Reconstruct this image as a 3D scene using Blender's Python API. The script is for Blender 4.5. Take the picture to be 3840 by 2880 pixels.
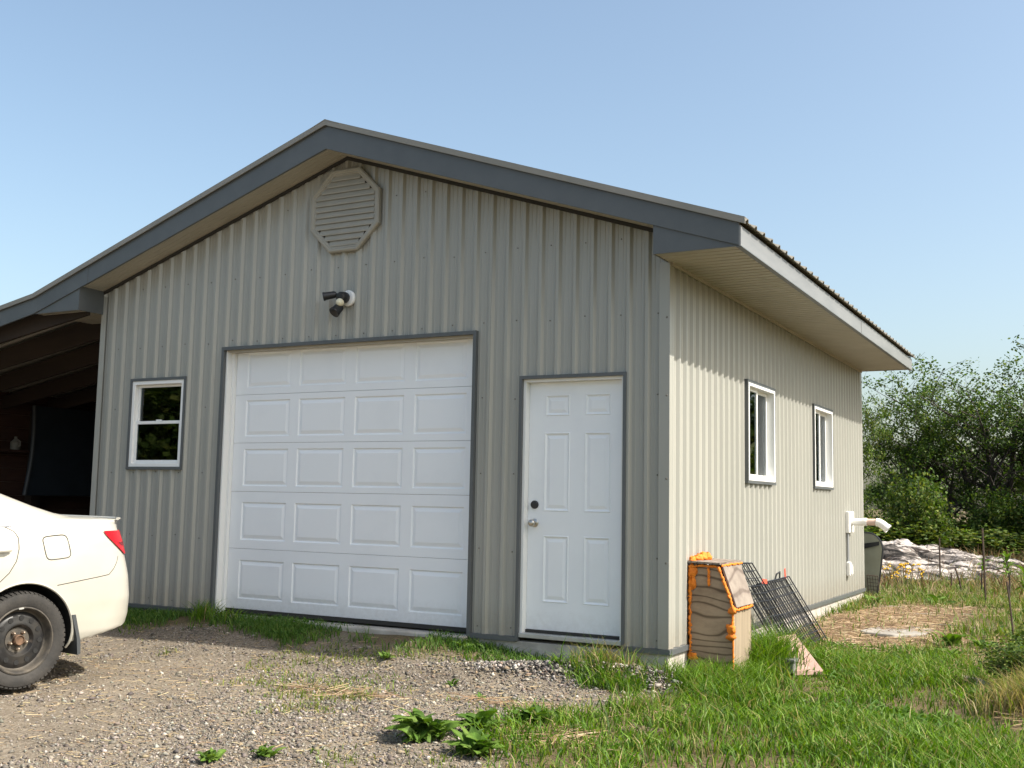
import bpy, bmesh, math, random
import numpy as np
from mathutils import Vector, Matrix

for o in list(bpy.data.objects): bpy.data.objects.remove(o, do_unlink=True)
scene = bpy.context.scene
COL = scene.collection
R = math.radians

# ------------------------------------------------------------------ camera
CAM_LOC = (2.849, -7.662, 1.060)
CAM_ROT = (R(96.102), R(-1.092), R(28.498))
cd = bpy.data.cameras.new('camera'); cam = bpy.data.objects.new('camera', cd); COL.objects.link(cam)
cam.location = CAM_LOC; cam.rotation_euler = CAM_ROT
cd.sensor_width = 36.0; cd.lens = 4072.97/3840*36.0; cd.clip_start = .05; cd.clip_end = 3000
scene.camera = cam
scene.render.resolution_x = 1024; scene.render.resolution_y = 768

# ------------------------------------------------------------------ sky, sun, exposure
SUN = Vector((1.0, 0.098, 1.075)).normalized()
world = bpy.data.worlds.new('World'); scene.world = world; world.use_nodes = True
wn = world.node_tree.nodes; wl = world.node_tree.links; wn.clear()
sky = wn.new('ShaderNodeTexSky'); sky.sky_type = 'NISHITA'; sky.sun_disc = False
sky.sun_elevation = math.asin(SUN.z); sky.sun_rotation = math.atan2(SUN.x, SUN.y)
sky.altitude = 0; sky.air_density = 1.0; sky.dust_density = 3.4; sky.ozone_density = 0.8
bg = wn.new('ShaderNodeBackground'); bg.inputs['Strength'].default_value = 0.140
wo = wn.new('ShaderNodeOutputWorld')
tint = wn.new('ShaderNodeMix'); tint.data_type = 'RGBA'; tint.blend_type = 'MULTIPLY'; tint.inputs[0].default_value = 1.0; tint.inputs[7].default_value = (1.01, 1.02, .945, 1)
wl.new(sky.outputs[0], tint.inputs[6]); wl.new(tint.outputs[2], bg.inputs['Color']); wl.new(bg.outputs[0], wo.inputs['Surface'])
sd = bpy.data.lights.new('sun', 'SUN'); sd.energy = 4.4; sd.angle = R(.53); sd.color = (1.0, .945, .85)
sun = bpy.data.objects.new('sun', sd); COL.objects.link(sun)
sun.rotation_euler = SUN.to_track_quat('Z', 'Y').to_euler(); sun.location = (20, 2, 25)
vs = scene.view_settings
scene.display_settings.display_device = 'sRGB'
vs.view_transform = 'Standard'; vs.look = 'None'; vs.gamma = 1.0; vs.use_curve_mapping = False
vs.exposure = 0.86
scene.render.engine = 'CYCLES'

# ------------------------------------------------------------------ projection of a world point (for culling of scattered blades)
_rx, _ry, _rz = CAM_ROT
_Rm = np.array(Matrix.Rotation(_rz, 3, 'Z') @ Matrix.Rotation(_ry, 3, 'Y') @ Matrix.Rotation(_rx, 3, 'X'))
def in_view(P, m=.16):
    q = (P - np.array(CAM_LOC)) @ _Rm
    d = -q[:, 2]; d = np.where(d < .1, .1, d)
    u = q[:, 0]/d*4072.97/3840; v = q[:, 1]/d*4072.97/3840
    return (-q[:, 2] > .1) & (abs(u) < .5+m) & (abs(v) < .375+m), d

# ------------------------------------------------------------------ helpers
def tag(o, label=None, cat=None, group=None, kind=None):
    if label: o['label'] = label
    if cat: o['category'] = cat
    if group: o['group'] = group
    if kind: o['kind'] = kind
    return o
def empty(name, loc=(0, 0, 0), label=None, cat=None, group=None, parent=None):
    o = bpy.data.objects.new(name, None); COL.objects.link(o); o.location = loc; o.empty_display_size = .2
    if parent: o.parent = parent
    return tag(o, label, cat, group)
def link(name, me, parent=None):
    o = bpy.data.objects.new(name, me); COL.objects.link(o)
    if parent: o.parent = parent
    return o

class MB:
    """collects faces; M maps local (s, d, z) to world"""
    def __init__(s, M=None): s.v = []; s.f = []; s.M = M or (lambda a, b, c: (a, b, c))
    def add(s, vs, fs):
        n = len(s.v); s.v += [s.M(*p) for p in vs]; s.f += [tuple(i+n for i in f) for f in fs]; return s
    def box(s, a0, a1, b0, b1, c0, c1):
        return s.add([(a0,b0,c0),(a1,b0,c0),(a1,b1,c0),(a0,b1,c0),(a0,b0,c1),(a1,b0,c1),(a1,b1,c1),(a0,b1,c1)],
                     [(0,3,2,1),(4,5,6,7),(0,1,5,4),(1,2,6,5),(2,3,7,6),(3,0,4,7)])
    def quad(s, *p): return s.add(p, [tuple(range(len(p)))])
    def prism(s, poly, off):
        n = len(poly); off = Vector(off)
        a = [tuple(p) for p in poly]; b = [tuple(Vector(p)+off) for p in poly]
        return s.add(a+b, [tuple(range(n-1,-1,-1)), tuple(range(n,2*n))] + [(i,(i+1)%n,n+(i+1)%n,n+i) for i in range(n)])
    def tube(s, path, rad, n=8, cap=True, flat=1.0):
        P = [Vector(p) for p in path]; rr = rad if hasattr(rad, '__len__') else [rad]*len(P)
        ring = []; up = Vector((0,0,1))
        vs = []
        t0 = (P[1]-P[0]).normalized()
        if abs(t0.dot(up)) > .9: up = Vector((1,0,0))
        nx = t0.cross(up).normalized()
        for i, p in enumerate(P):
            t = (P[min(i+1,len(P)-1)]-P[max(i-1,0)]).normalized()
            nx = (nx - t*nx.dot(t)).normalized(); ny = t.cross(nx)
            for k in range(n):
                a = 2*math.pi*k/n
                vs.append(tuple(p + nx*(rr[i]*math.cos(a)) + ny*(rr[i]*flat*math.sin(a))))
        fs = [(i*n+k, i*n+(k+1)%n, (i+1)*n+(k+1)%n, (i+1)*n+k) for i in range(len(P)-1) for k in range(n)]
        if cap: fs += [tuple(range(n-1,-1,-1)), tuple(range((len(P)-1)*n, len(P)*n))]
        return s.add(vs, fs)
    def lathe(s, prof, c, ax, n=32, closed=False, cap=True):
        """prof: (radius, along) pairs about axis ax through c"""
        ax = Vector(ax).normalized(); c = Vector(c)
        e1 = ax.cross(Vector((0,0,1)));
        if e1.length < .1: e1 = ax.cross(Vector((1,0,0)))
        e1.normalize(); e2 = ax.cross(e1)
        vs = []
        for r, h in prof:
            for k in range(n):
                a = 2*math.pi*k/n; vs.append(tuple(c + ax*h + e1*(r*math.cos(a)) + e2*(r*math.sin(a))))
        m = len(prof); rows = range(m if closed else m-1)
        fs = [(i*n+k, i*n+(k+1)%n, ((i+1)%m)*n+(k+1)%n, ((i+1)%m)*n+k) for i in rows for k in range(n)]
        if cap and not closed: fs += [tuple(range(n)), tuple(range((m-1)*n, m*n))]
        return s.add(vs, fs)
    def build(s, name, mat, parent=None, smooth=False, bevel=0, angle=40):
        me = bpy.data.meshes.new(name); me.from_pydata(s.v, [], s.f)
        if mat: me.materials.append(mat)
        if smooth:
            me.polygons.foreach_set('use_smooth', [True]*len(me.polygons))
            try: me.set_sharp_from_angle(angle=R(angle))
            except Exception: pass
        if name == 'pane':
            bm = bmesh.new(); bm.from_mesh(me); bmesh.ops.recalc_face_normals(bm, faces=bm.faces[:]); bm.to_mesh(me); bm.free()
        me.update()
        o = link(name, me, parent)
        if bevel:
            b = o.modifiers.new('bevel', 'BEVEL'); b.width = bevel; b.segments = 2; b.limit_method = 'ANGLE'
        return o

def np_mesh(name, V, F, mat, col=None, parent=None, smooth=False, attrs=None):
    V = np.asarray(V, np.float32); F = np.asarray(F, np.int32)
    me = bpy.data.meshes.new(name); n, k = F.shape
    me.vertices.add(len(V)); me.vertices.foreach_set('co', V.ravel())
    me.loops.add(n*k); me.loops.foreach_set('vertex_index', F.ravel())
    me.polygons.add(n); me.polygons.foreach_set('loop_start', np.arange(0, n*k, k, dtype=np.int32))
    if smooth: me.polygons.foreach_set('use_smooth', np.ones(n, bool))
    me.update(calc_edges=True)
    if col is not None:
        a = me.attributes.new('Col', 'FLOAT_COLOR', 'POINT')
        c = np.ones((len(V), 4), np.float32); c[:, :3] = col; a.data.foreach_set('color', c.ravel())
    for nm, arr in (attrs or {}).items():
        a = me.attributes.new(nm, 'FLOAT', 'POINT'); a.data.foreach_set('value', np.asarray(arr, np.float32))
    if mat: me.materials.append(mat)
    return link(name, me, parent)

# smooth pseudo noise on the plane, -1..1
class Noise:
    def __init__(s, seed, octaves=5, scale=1.0):
        g = np.random.default_rng(seed); s.w = []
        for o in range(octaves):
            for k in range(5):
                a = g.uniform(0, 2*np.pi); f = scale*2**o*g.uniform(.7, 1.4)
                s.w.append((np.cos(a)*f, np.sin(a)*f, g.uniform(0, 6.28), .55**o))
        s.n = math.sqrt(sum(w[3]**2 for w in s.w)/2)*1.6
    def __call__(s, x, y):
        r = 0
        for a, b, p, w in s.w: r = r + w*np.sin(a*x+b*y+p)
        return r/s.n

# ------------------------------------------------------------------ materials
def mat(name, color=(.5,.5,.5), rough=.6, metal=0, spec=.5, coat=0):
    m = bpy.data.materials.new(name); m.use_nodes = True
    b = m.node_tree.nodes['Principled BSDF']
    b.inputs['Base Color'].default_value = (*color, 1); b.inputs['Roughness'].default_value = rough
    b.inputs['Metallic'].default_value = metal; b.inputs['Specular IOR Level'].default_value = spec
    b.inputs['Coat Weight'].default_value = coat
    return m
def nd(m, t, **kw):
    n = m.node_tree.nodes.new(t)
    for k, v in kw.items():
        if k in n.inputs: n.inputs[k].default_value = v
        else: setattr(n, k, v)
    return n
def lk(m, a, b): m.node_tree.links.new(a, b)
def bsdf(m): return m.node_tree.nodes['Principled BSDF']
def ramp(m, fac, stops):
    r = nd(m, 'ShaderNodeValToRGB'); e = r.color_ramp.elements
    while len(e) < len(stops): e.new(.5)
    for el, (p, c) in zip(e, stops): el.position = p; el.color = (*c, 1)
    lk(m, fac, r.inputs[0]); return r
def coords(m, scale=(1,1,1), kind='Object'):
    t = nd(m, 'ShaderNodeTexCoord'); mp = nd(m, 'ShaderNodeMapping'); mp.inputs['Scale'].default_value = scale
    lk(m, t.outputs[kind], mp.inputs[0]); return mp.outputs[0]
def mottled(name, c1, c2, scale=4, rough=.6, bump=.0, bscale=60, detail=6, stretch=(1,1,1), spec=.5, metal=0, lo=.35, hi=.68):
    m = mat(name, c1, rough, metal, spec); v = coords(m, stretch)
    n = nd(m, 'ShaderNodeTexNoise', Scale=scale, Detail=detail, Roughness=.62); lk(m, v, n.inputs['Vector'])
    r = ramp(m, n.outputs[0], [(lo, c1), (hi, c2)]); lk(m, r.outputs[0], bsdf(m).inputs['Base Color'])
    if bump:
        n2 = nd(m, 'ShaderNodeTexNoise', Scale=bscale, Detail=5); lk(m, v, n2.inputs['Vector'])
        b = nd(m, 'ShaderNodeBump', Strength=bump, Distance=.01); lk(m, n2.outputs[0], b.inputs['Height']); lk(m, b.outputs[0], bsdf(m).inputs['Normal'])
    return m
def col_attr(name, rough=.7, trans=0, spec=.3):
    m = mat(name, (.1,.2,.05), rough, 0, spec)
    a = nd(m, 'ShaderNodeAttribute', attribute_name='Col'); lk(m, a.outputs['Color'], bsdf(m).inputs['Base Color'])
    if trans:
        t = nd(m, 'ShaderNodeBsdfTranslucent'); hs = nd(m, 'ShaderNodeHueSaturation', Saturation=1.15, Value=1.5)
        lk(m, a.outputs['Color'], hs.inputs['Color']); lk(m, hs.outputs[0], t.inputs[0])
        mx = nd(m, 'ShaderNodeMixShader'); mx.inputs[0].default_value = trans
        lk(m, bsdf(m).outputs[0], mx.inputs[1]); lk(m, t.outputs[0], mx.inputs[2])
        lk(m, mx.outputs[0], m.node_tree.nodes['Material Output'].inputs[0])
    return m

M = {}
M['siding'] = mottled('siding_beige', (.325,.324,.292), (.352,.349,.315), 1.6, .30, .10, 2.2, stretch=(1,1,.35))
M['soffit'] = mottled('soffit_beige', (.36,.33,.265), (.41,.38,.31), 3, .5)
M['vent'] = mottled('vent_taupe', (.31,.295,.25), (.34,.325,.28), 5, .55)
M['trim'] = mottled('trim_slate_grey', (.086,.094,.098), (.104,.112,.116), 3, .4)
M['eave'] = mottled('eave_pale_grey', (.17,.172,.17), (.225,.225,.22), 2.2, .35, stretch=(1,.5,3))
M['roof'] = mottled('roof_taupe', (.22,.21,.18), (.27,.25,.215), 2, .4)
M['white'] = mottled('white_paint', (.78,.805,.83), (.83,.855,.875), 1.7, .42, .05, 8, detail=9, lo=.25, hi=.5)
M['vinyl'] = mat('white_vinyl', (.82,.82,.80), .35)
M['concrete'] = mottled('concrete', (.33,.30,.26), (.50,.47,.42), 6, .9, .5, 45)
M['black'] = mat('black_plastic', (.018,.019,.022), .4)
M['rubberstrip'] = mat('dark_seal', (.03,.028,.025), .8)
M['steel'] = mat('satin_nickel', (.55,.52,.47), .28, 1)
M['alu'] = mottled('aluminium_sill', (.42,.42,.40), (.5,.5,.48), 8, .45, metal=.4)
M['bulb'] = mat('cream_lens', (.75,.70,.52), .3)
M['screw'] = mat('screw_head', (.16,.15,.13), .45, .3)
M['osb'] = mottled('brown_board', (.16,.10,.06), (.26,.17,.10), 20, .8, stretch=(1,1,.4))
M['pvc'] = mat('pvc_pipe', (.80,.79,.76), .3)
M['grey_pvc'] = mat('grey_conduit', (.30,.31,.32), .5)
M['tape'] = mat('pinkish_coupling', (.62,.45,.38), .5)

def splash(m, top=.30, amount=.55, color=(.25,.20,.14), rnd=0.0):
    b = bsdf(m); src = b.inputs['Base Color'].links[0].from_socket
    tc = nd(m, 'ShaderNodeTexCoord'); sx = nd(m, 'ShaderNodeSeparateXYZ'); lk(m, tc.outputs['Object'], sx.inputs[0])
    mr = nd(m, 'ShaderNodeMapRange'); mr.inputs[1].default_value = top; mr.inputs[2].default_value = -.03; mr.inputs[3].default_value = 0; mr.inputs[4].default_value = 1; lk(m, sx.outputs[2], mr.inputs[0])
    n = nd(m, 'ShaderNodeTexNoise', Scale=22, Detail=8, Roughness=.75); lk(m, tc.outputs['Object'], n.inputs['Vector'])
    mu = nd(m, 'ShaderNodeMath', operation='MULTIPLY'); lk(m, mr.outputs[0], mu.inputs[0]); lk(m, n.outputs[0], mu.inputs[1])
    rp_ = ramp(m, mu.outputs[0], [(.12,(0,0,0)), (.62,(amount,)*3)])
    mx = nd(m, 'ShaderNodeMix', data_type='RGBA'); lk(m, rp_.outputs[0], mx.inputs[0]); lk(m, src, mx.inputs[6]); mx.inputs[7].default_value = (*color, 1)
    out = mx.outputs[2]
    if rnd:
        oi = nd(m, 'ShaderNodeObjectInfo'); m2 = nd(m, 'ShaderNodeMapRange'); m2.inputs[3].default_value = 1-rnd; m2.inputs[4].default_value = 1+rnd; lk(m, oi.outputs['Random'], m2.inputs[0])
        hs = nd(m, 'ShaderNodeHueSaturation'); lk(m, m2.outputs[0], hs.inputs['Value']); lk(m, out, hs.inputs['Color']); out = hs.outputs[0]
    lk(m, out, b.inputs['Base Color'])
splash(M['siding'], .35, .5, rnd=.03); splash(M['white'], .30, .35)

def glass_mat(name='window_glass', tint=(.55,.58,.58)):
    m = mat(name); nt = m.node_tree
    tr = nd(m, 'ShaderNodeBsdfTransparent'); tr.inputs[0].default_value = (*tint, 1)
    gl = nd(m, 'ShaderNodeBsdfGlossy', Roughness=.02); gl.inputs[0].default_value = (.9,.95,1,1)
    fr = nd(m, 'ShaderNodeFresnel', IOR=1.55)
    mx = nd(m, 'ShaderNodeMixShader'); lk(m, fr.outputs[0], mx.inputs[0]); lk(m, tr.outputs[0], mx.inputs[1]); lk(m, gl.outputs[0], mx.inputs[2])
    lk(m, mx.outputs[0], nt.nodes['Material Output'].inputs[0]); return m
M['glass'] = glass_mat()

# ------------------------------------------------------------------ ground
nA = Noise(1, 5, .9); nB = Noise(2, 5, 2.6); nC = Noise(3, 4, .35); nD = Noise(5, 4, 9.0)
def sstep(a, b, x):
    t = np.clip((x-a)/(b-a), 0, 1); return t*t*(3-2*t)
def edge_x(y):   # gravel | grass border, x as a function of y
    return np.interp(y, [-9,-4.6,-3.6,-2.9,-2.5,-2.0,-1.5,-1.05,-.75,-.5,-.25,-.1,.3], [1.2,.75,.45,.22,.08,-.10,-.18,.0,.20,.30,.30,.16,.0])
def H(x, y):
    x = np.asarray(x, float); y = np.asarray(y, float)
    z = -.275 + 0*x
    # ramp up to the garage door and the front wall
    wall = np.interp(x, [-9,-6.2,-4.5,-1.9,-1.2,-.5,.3,1], [-.24,-.12,-.055,-.06,-.16,-.225,-.28,-.28])
    t = sstep(-1.15, -.05, y); z = z + (wall+.275)*t*(x < 1.2)*sstep(-12, -9, x)
    # ground along the side wall climbs towards the back
    side = np.interp(y, [-1,0,2,4.3,7.2,10,16,30,80], [-.28,-.28,-.27,-.20,-.13,-.12,-.14,-.2,-.6])
    s = sstep(-.2, .1, x)*sstep(-.3, .4, y); z = z*(1-s) + side*s
    z = np.where((y > 7.3) & (x <= .1), side, z)
    # gentle fall towards the camera
    z = z - .02*np.clip(-y-2.5, 0, 8)
    # soil mound at the right margin
    z = z + .20*np.exp(-(((x-2.62)/.38)**2+((y-.55)/.75)**2))
    # gravel ridge left by a plough in front of the entry door
    rd = y - np.interp(x, [-2.2,-1.2,-.5,.1], [-.95,-.62,-.36,-.2])
    z = z + .075*np.exp(-(rd/.17)**2)*sstep(-2.3,-1.0,x)*sstep(.35,-.1,x)
    # wheel ruts in the gravel
    z = z - .025*np.exp(-((x+1.9+.25*(y+2))/.28)**2)*sstep(-.8,-1.6,y)
    rough = sstep(-6.4, -.3, x)*.012+.008
    z = z + rough*nA(x, y)*.9 + .006*nB(x, y) + .03*nC(x, y)*sstep(3, 12, np.hypot(x-2.8, y+7.6)-6)*.6
    z = z - 30*sstep(120, 900, np.hypot(x, y))*0
    return z
def Hs(x, y): return float(H(x, y))
def inside_building(x, y): return (x > -6.16) & (x < .05) & (y > -.02) & (y < 7.4)

def m_gravel(x, y):
    g = sstep(.16, -.16, x - edge_x(y) + (.07+.24*sstep(-.7,-1.3,y))*nB(x*.8, y*.8) + .10*nD(x*.5, y*.5))*(y < .35)
    front = sstep(-.60, -.38, y + .10*nB(x*1.3, y) + .05*nD(x, y)*.5)*(x > -6.6)*(x < 0)
    gap = np.exp(-((x+2.72)/.22)**2)*.9 + np.exp(-((x+1.0)/.45)**2)*.55 + np.exp(-((x+5.9)/.5)**2)*.0
    return np.clip(g*(1-front*(1-np.clip(gap,0,1))), 0, 1)
def m_straw(x, y):
    s = np.exp(-((((x-.66-.12*(y-3.6))/.62)**2)**1.5 + (((y-4.3)/2.0)**2)**2))*1.5
    s = s + .9*np.exp(-(((x-.28)/.26)**2+((y+1.0)/.30)**2))
    s = s + .6*np.exp(-(((x+1.75)/.45)**2+((y+1.55)/.18)**2)) + .5*np.exp(-(((x+.9)/.6)**2+((y+1.3)/.10)**2))
    s = s + .75*np.exp(-(((x-1.9)/.35)**2+((y-2.4)/1.3)**2)) + .45*sstep(5,9,y)*(x > -2)
    s = s + .6*np.exp(-(((x-.15)/.35)**2+((y+2.0)/.3)**2)) + 1.1*np.exp(-(((x-2.45)/.26)**2+((y-.35)/.6)**2))
    return np.clip(s + .28*nB(x, y)*(s > .08), 0, 1)
def m_grass(x, y):
    g = (1-m_gravel(x, y))
    patch = np.clip(.74+.60*nB(x, y)+.30*nA(x, y), 0.14, 1)
    return np.clip(g*patch*(1-.85*m_straw(x, y)), 0, 1)

def axis(a, b, step, far):
    f = np.arange(a, b+1e-6, step); out = []; d = step
    p = b
    while p < far: d *= 1.28; p += d; out.append(p)
    q = a; d = step; lo = []
    while q > -far: d *= 1.28; q -= d; lo.append(q)
    return np.concatenate([np.array(lo[::-1]), f, np.array(out)])
gx = axis(-8.2, 5.0, .055, 700); gy = axis(-5.6, 9.0, .055, 700)
GX, GY = np.meshgrid(gx, gy); nx_, ny_ = len(gx), len(gy)
GZ = H(GX, GY)
GZ = np.where(inside_building(GX, GY), -.42, GZ)
gi = np.arange(nx_*ny_).reshape(ny_, nx_)
GF = np.stack([gi[:-1,:-1].ravel(), gi[:-1,1:].ravel(), gi[1:,1:].ravel(), gi[1:,:-1].ravel()], 1)
gm = mat('ground_soil', (.2,.17,.13), .95, 0, .15)
va = coords(gm)
ag = nd(gm, 'ShaderNodeAttribute', attribute_name='gravel'); as_ = nd(gm, 'ShaderNodeAttribute', attribute_name='straw')
n1 = nd(gm, 'ShaderNodeTexNoise', Scale=1.3, Detail=8, Roughness=.65); lk(gm, va, n1.inputs['Vector'])
n2 = nd(gm, 'ShaderNodeTexNoise', Scale=70, Detail=5, Roughness=.7); lk(gm, va, n2.inputs['Vector'])
vo = nd(gm, 'ShaderNodeTexVoronoi', Scale=75); lk(gm, va, vo.inputs['Vector'])
dirt = ramp(gm, n1.outputs[0], [(.30,(.078,.065,.049)), (.48,(.155,.127,.092)), (.68,(.235,.195,.142))])
peb = ramp(gm, vo.outputs['Color'], [(.15,(.07,.06,.05)), (.5,(.21,.175,.14)), (.85,(.40,.35,.29))])
mxp = nd(gm, 'ShaderNodeMix', data_type='RGBA'); mxp.inputs[0].default_value = .38
lk(gm, dirt.outputs[0], mxp.inputs[6]); lk(gm, peb.outputs[0], mxp.inputs[7])
soil = ramp(gm, n2.outputs[0], [(.3,(.060,.047,.026)), (.55,(.13,.10,.055)), (.75,(.24,.18,.10))])
strw = ramp(gm, n2.outputs[0], [(.3,(.11,.075,.045)), (.52,(.22,.155,.09)), (.75,(.34,.26,.16))])
mg = nd(gm, 'ShaderNodeMix', data_type='RGBA'); lk(gm, ag.outputs['Fac'], mg.inputs[0]); lk(gm, soil.outputs[0], mg.inputs[6]); lk(gm, mxp.outputs[2], mg.inputs[7])
ms = nd(gm, 'ShaderNodeMix', data_type='RGBA'); lk(gm, as_.outputs['Fac'], ms.inputs[0]); lk(gm, mg.outputs[2], ms.inputs[6]); lk(gm, strw.outputs[0], ms.inputs[7])
lk(gm, ms.outputs[2], bsdf(gm).inputs['Base Color'])
bmp = nd(gm, 'ShaderNodeBump', Strength=.9, Distance=.012); lk(gm, n2.outputs[0], bmp.inputs['Height']); lk(gm, bmp.outputs[0], bsdf(gm).inputs['Normal'])
ground = np_mesh('ground', np.stack([GX.ravel(), GY.ravel(), GZ.ravel()], 1), GF, gm, smooth=True,
                 attrs={'gravel': m_gravel(GX, GY).ravel(), 'straw': m_straw(GX, GY).ravel()*.8})
tag(ground, kind='structure')

# ------------------------------------------------------------------ garage building
XL, XR, LEN = -6.1, 0.0, 7.32
EAVE = .65; OV = .32; MID = -3.05
def rake_bot(x): return 4.093 - .33*abs(x-MID)
def rake_top(x): return 4.309 - .342*abs(x-MID)
ZS = 2.872      # level soffit
front = lambda s, d, z: (s, -d, z)          # s = x, d outwards
side  = lambda s, d, z: (d, s, z)           # s = y, d outwards on the right wall
left_ = lambda s, d, z: (XL-d, s, z)
back_ = lambda s, d, z: (s, LEN+d, z)
garage = empty('garage_building', (MID, 0, 0), 'beige ribbed metal garage with grey gable trim and white overhead door', 'garage')
G0 = Vector((MID, 0, 0))
def gpart(mb, name, m, parent=None, **kw):
    o = mb.build(name, m, parent or garage, **kw)
    p = parent or garage
    if p is garage: o.location = -G0
    return o
def gempty(name, label=None):
    o = empty(name, -G0, parent=garage)
    if label: o['label'] = label
    return o

PITCH = .1524; ROFF = -.012
def profile(s0, s1, off):
    """rib breakpoints (s, d) between s0 and s1"""
    pts = []
    k0 = int(math.floor((s0-off)/PITCH))-1; k1 = int(math.ceil((s1-off)/PITCH))+1
    for k in range(k0, k1+1):
        c = k*PITCH+off
        pts += [(c-.031, .0), (c-.0125, .024), (c+.0125, .024), (c+.031, .0)]
        for q in (.055, .096):
            pts += [(c+q-.007, 0), (c+q-.003, .0028), (c+q+.003, .0028), (c+q+.007, 0)]
    pts.sort()
    return pts
def siding(name, MM, s0, s1, zbot, ztop, holes, off, m=None):
    prof = profile(s0-.2, s1+.2, off); ps = [p[0] for p in prof]; pd_ = [p[1] for p in prof]
    br = {s0, s1}
    br |= {p for p in ps if s0 < p < s1}
    for h in holes:
        br |= {q for q in h[:2] if s0 < q < s1}
    if s0 < MID < s1: br.add(MID)
    br = sorted(br); mb = MB(MM)
    for a, b in zip(br[:-1], br[1:]):
        if b-a < 1e-5: continue
        mid = (a+b)/2; da, db = np.interp(a, ps, pd_), np.interp(b, ps, pd_)
        segs = [(zbot, None)]
        cut = sorted([(h[2], h[3]) for h in holes if h[0] <= mid <= h[1]])
        lo = zbot; pieces = []
        for c0, c1 in cut:
            if c0 > lo: pieces.append((lo, lo, c0, c0))
            lo = c1
        pieces.append((lo, lo, ztop(a), ztop(b)))
        for z0a, z0b, z1a, z1b in pieces:
            mb.quad((a, da, z0a), (b, db, z0b), (b, db, z1b), (a, da, z1a))
    return gpart(mb, name, m or M['siding'])
GD = (-4.443, -1.654, 2.445)                  # overhead door, outer trim
ED = (-1.246, -.323, .008, 2.050)             # entry door, outer trim
FW = (-5.640, -4.889, 1.289, 2.187)           # front window, outer trim
SW = [(1.952, 2.904, 1.252, 2.195), (4.522, 5.475, 1.252, 2.195)]
t_ = .022
holes_f = [(GD[0]+t_, GD[1]-t_, -.1, GD[2]-t_), (ED[0]+t_, ED[1]-t_, -.1, ED[3]-t_), (FW[0]+t_, FW[1]-t_, FW[2]+t_, FW[3]-t_)]
holes_s = [(a+t_, b-t_, c+t_, d-t_) for a, b, c, d in SW]
W6 = PITCH*6
nsheet = 0
s = XL
while s < XR-1e-3:
    e = min(s+W6, XR); nsheet += 1; siding('siding_panel', (lambda k_: (lambda a_, b_, c_: (a_, -b_-.0014*(k_ % 2), c_)))(nsheet), s, e, -.002, lambda x: rake_bot(x)+.03, holes_f, ROFF); s = e
s = 0.0
while s < LEN-1e-3:
    e = min(s+W6, LEN); siding('siding_panel', side, s, e, -.002, lambda y: ZS+.02, holes_s, .052); s = e
siding('siding_panel', left_, 0, LEN, -.002, lambda y: ZS+.02, [], .052)
siding('siding_panel', back_, XL, XR, -.002, lambda x: rake_bot(x)+.03, [], ROFF)

# concrete foundation and slab
f = MB(); f.box(XL+.02, XR+.012, -.012, .30, -.75, -.035); f.box(XR-.30, XR+.0125, .30, LEN+.01, -.75, -.035)
f.box(XL+.01, XL+.30, .30, LEN+.01, -.75, -.035); f.box(XL+.30, XR-.30, .31, LEN, -.40, -.036)
gpart(f, 'foundation', M['concrete'], bevel=.008)
f = MB(); f.box(GD[0]+.05, GD[1]-.02, -.10, -.013, -.30, -.028)
gpart(f, 'door_apron', M['concrete'], bevel=.01)
# base trims, corner trims
for a, c in ((GD[1]-.004, ED[0]+.004), (ED[1]-.004, XR+.034), (XL-.03, GD[0]+.004)):
    b = MB(front); b.box(a, c, .0, .034, -.04, -.003); gpart(b, 'base_trim', M['trim'])
b = MB(side); b.box(.001, LEN+.03, .0, .037, -.043, -.004); gpart(b, 'base_trim', M['trim'])
b = MB(); b.prism([(-.062,-.0265,0),(.0225,-.0265,0),(.0225,.07,0),(.0195,.07,0),(.0195,-.0235,0),(-.062,-.0235,0)], (0,0,ZS)); gpart(b, 'corner_trim', M['siding'])
b = MB(); b.prism([(XL+.05,-.0265,0),(XL-.0225,-.0265,0),(XL-.0225,.07,0),(XL-.0195,.07,0),(XL-.0195,-.0235,0),(XL+.05,-.0235,0)], (0,0,3.05)); gpart(b, 'corner_trim', M['siding'])
b = MB(); b.prism([(.0225,LEN-.07,0),(.0225,LEN+.0225,0),(-.06,LEN+.0225,0),(-.06,LEN+.0195,0),(.0195,LEN+.0195,0),(.0195,LEN-.07,0)], (0,0,ZS)); gpart(b, 'corner_trim', M['siding'])

# screws in rows
b = MB(front); rs = random.Random(4)
def free(x, z): return not any(h[0]-.03 < x < h[1]+.03 and h[2]-.03 < z < h[3]+.03 for h in holes_f)
k = 0
x = -.08
while x > XL:
    for z in (.06, .66, 1.27, 1.88, 2.50, 3.1, 3.7):
        zz = z+rs.uniform(-.012,.012)
        if zz < rake_bot(x)-.1 and free(x, zz): b.lathe([(.006,.0),(.006,.004),(.003,.007)], (x, .001, zz), (0,1,0), 6)
    x -= PITCH*2
def scr_side(b):
    y = .10
    while y < LEN:
        for z in (.06, .66, 1.27, 1.88, 2.45):
            if not any(h[0]-.03 < y < h[1]+.03 and h[2]-.03 < z < h[3]+.03 for h in holes_s):
                b.lathe([(.006,0),(.006,.004),(.003,.007)], (y, .001, z+rs.uniform(-.01,.01)), (0,1,0), 6)
        y += PITCH*2
scr = gpart(b, 'screws', M['screw']); tag(scr, kind='stuff')
b = MB(side); scr_side(b); scr = gpart(b, 'screws', M['screw']); tag(scr, kind='stuff')
b = MB(front)
for z in (.62, 1.24, 1.86, 2.45): b.lathe([(.009,.02),(.009,.027),(.004,.031)], (.0, .0, z), (0,1,0), 6)
scr = gpart(b, 'screws', M['screw']); tag(scr, kind='stuff')

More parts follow.
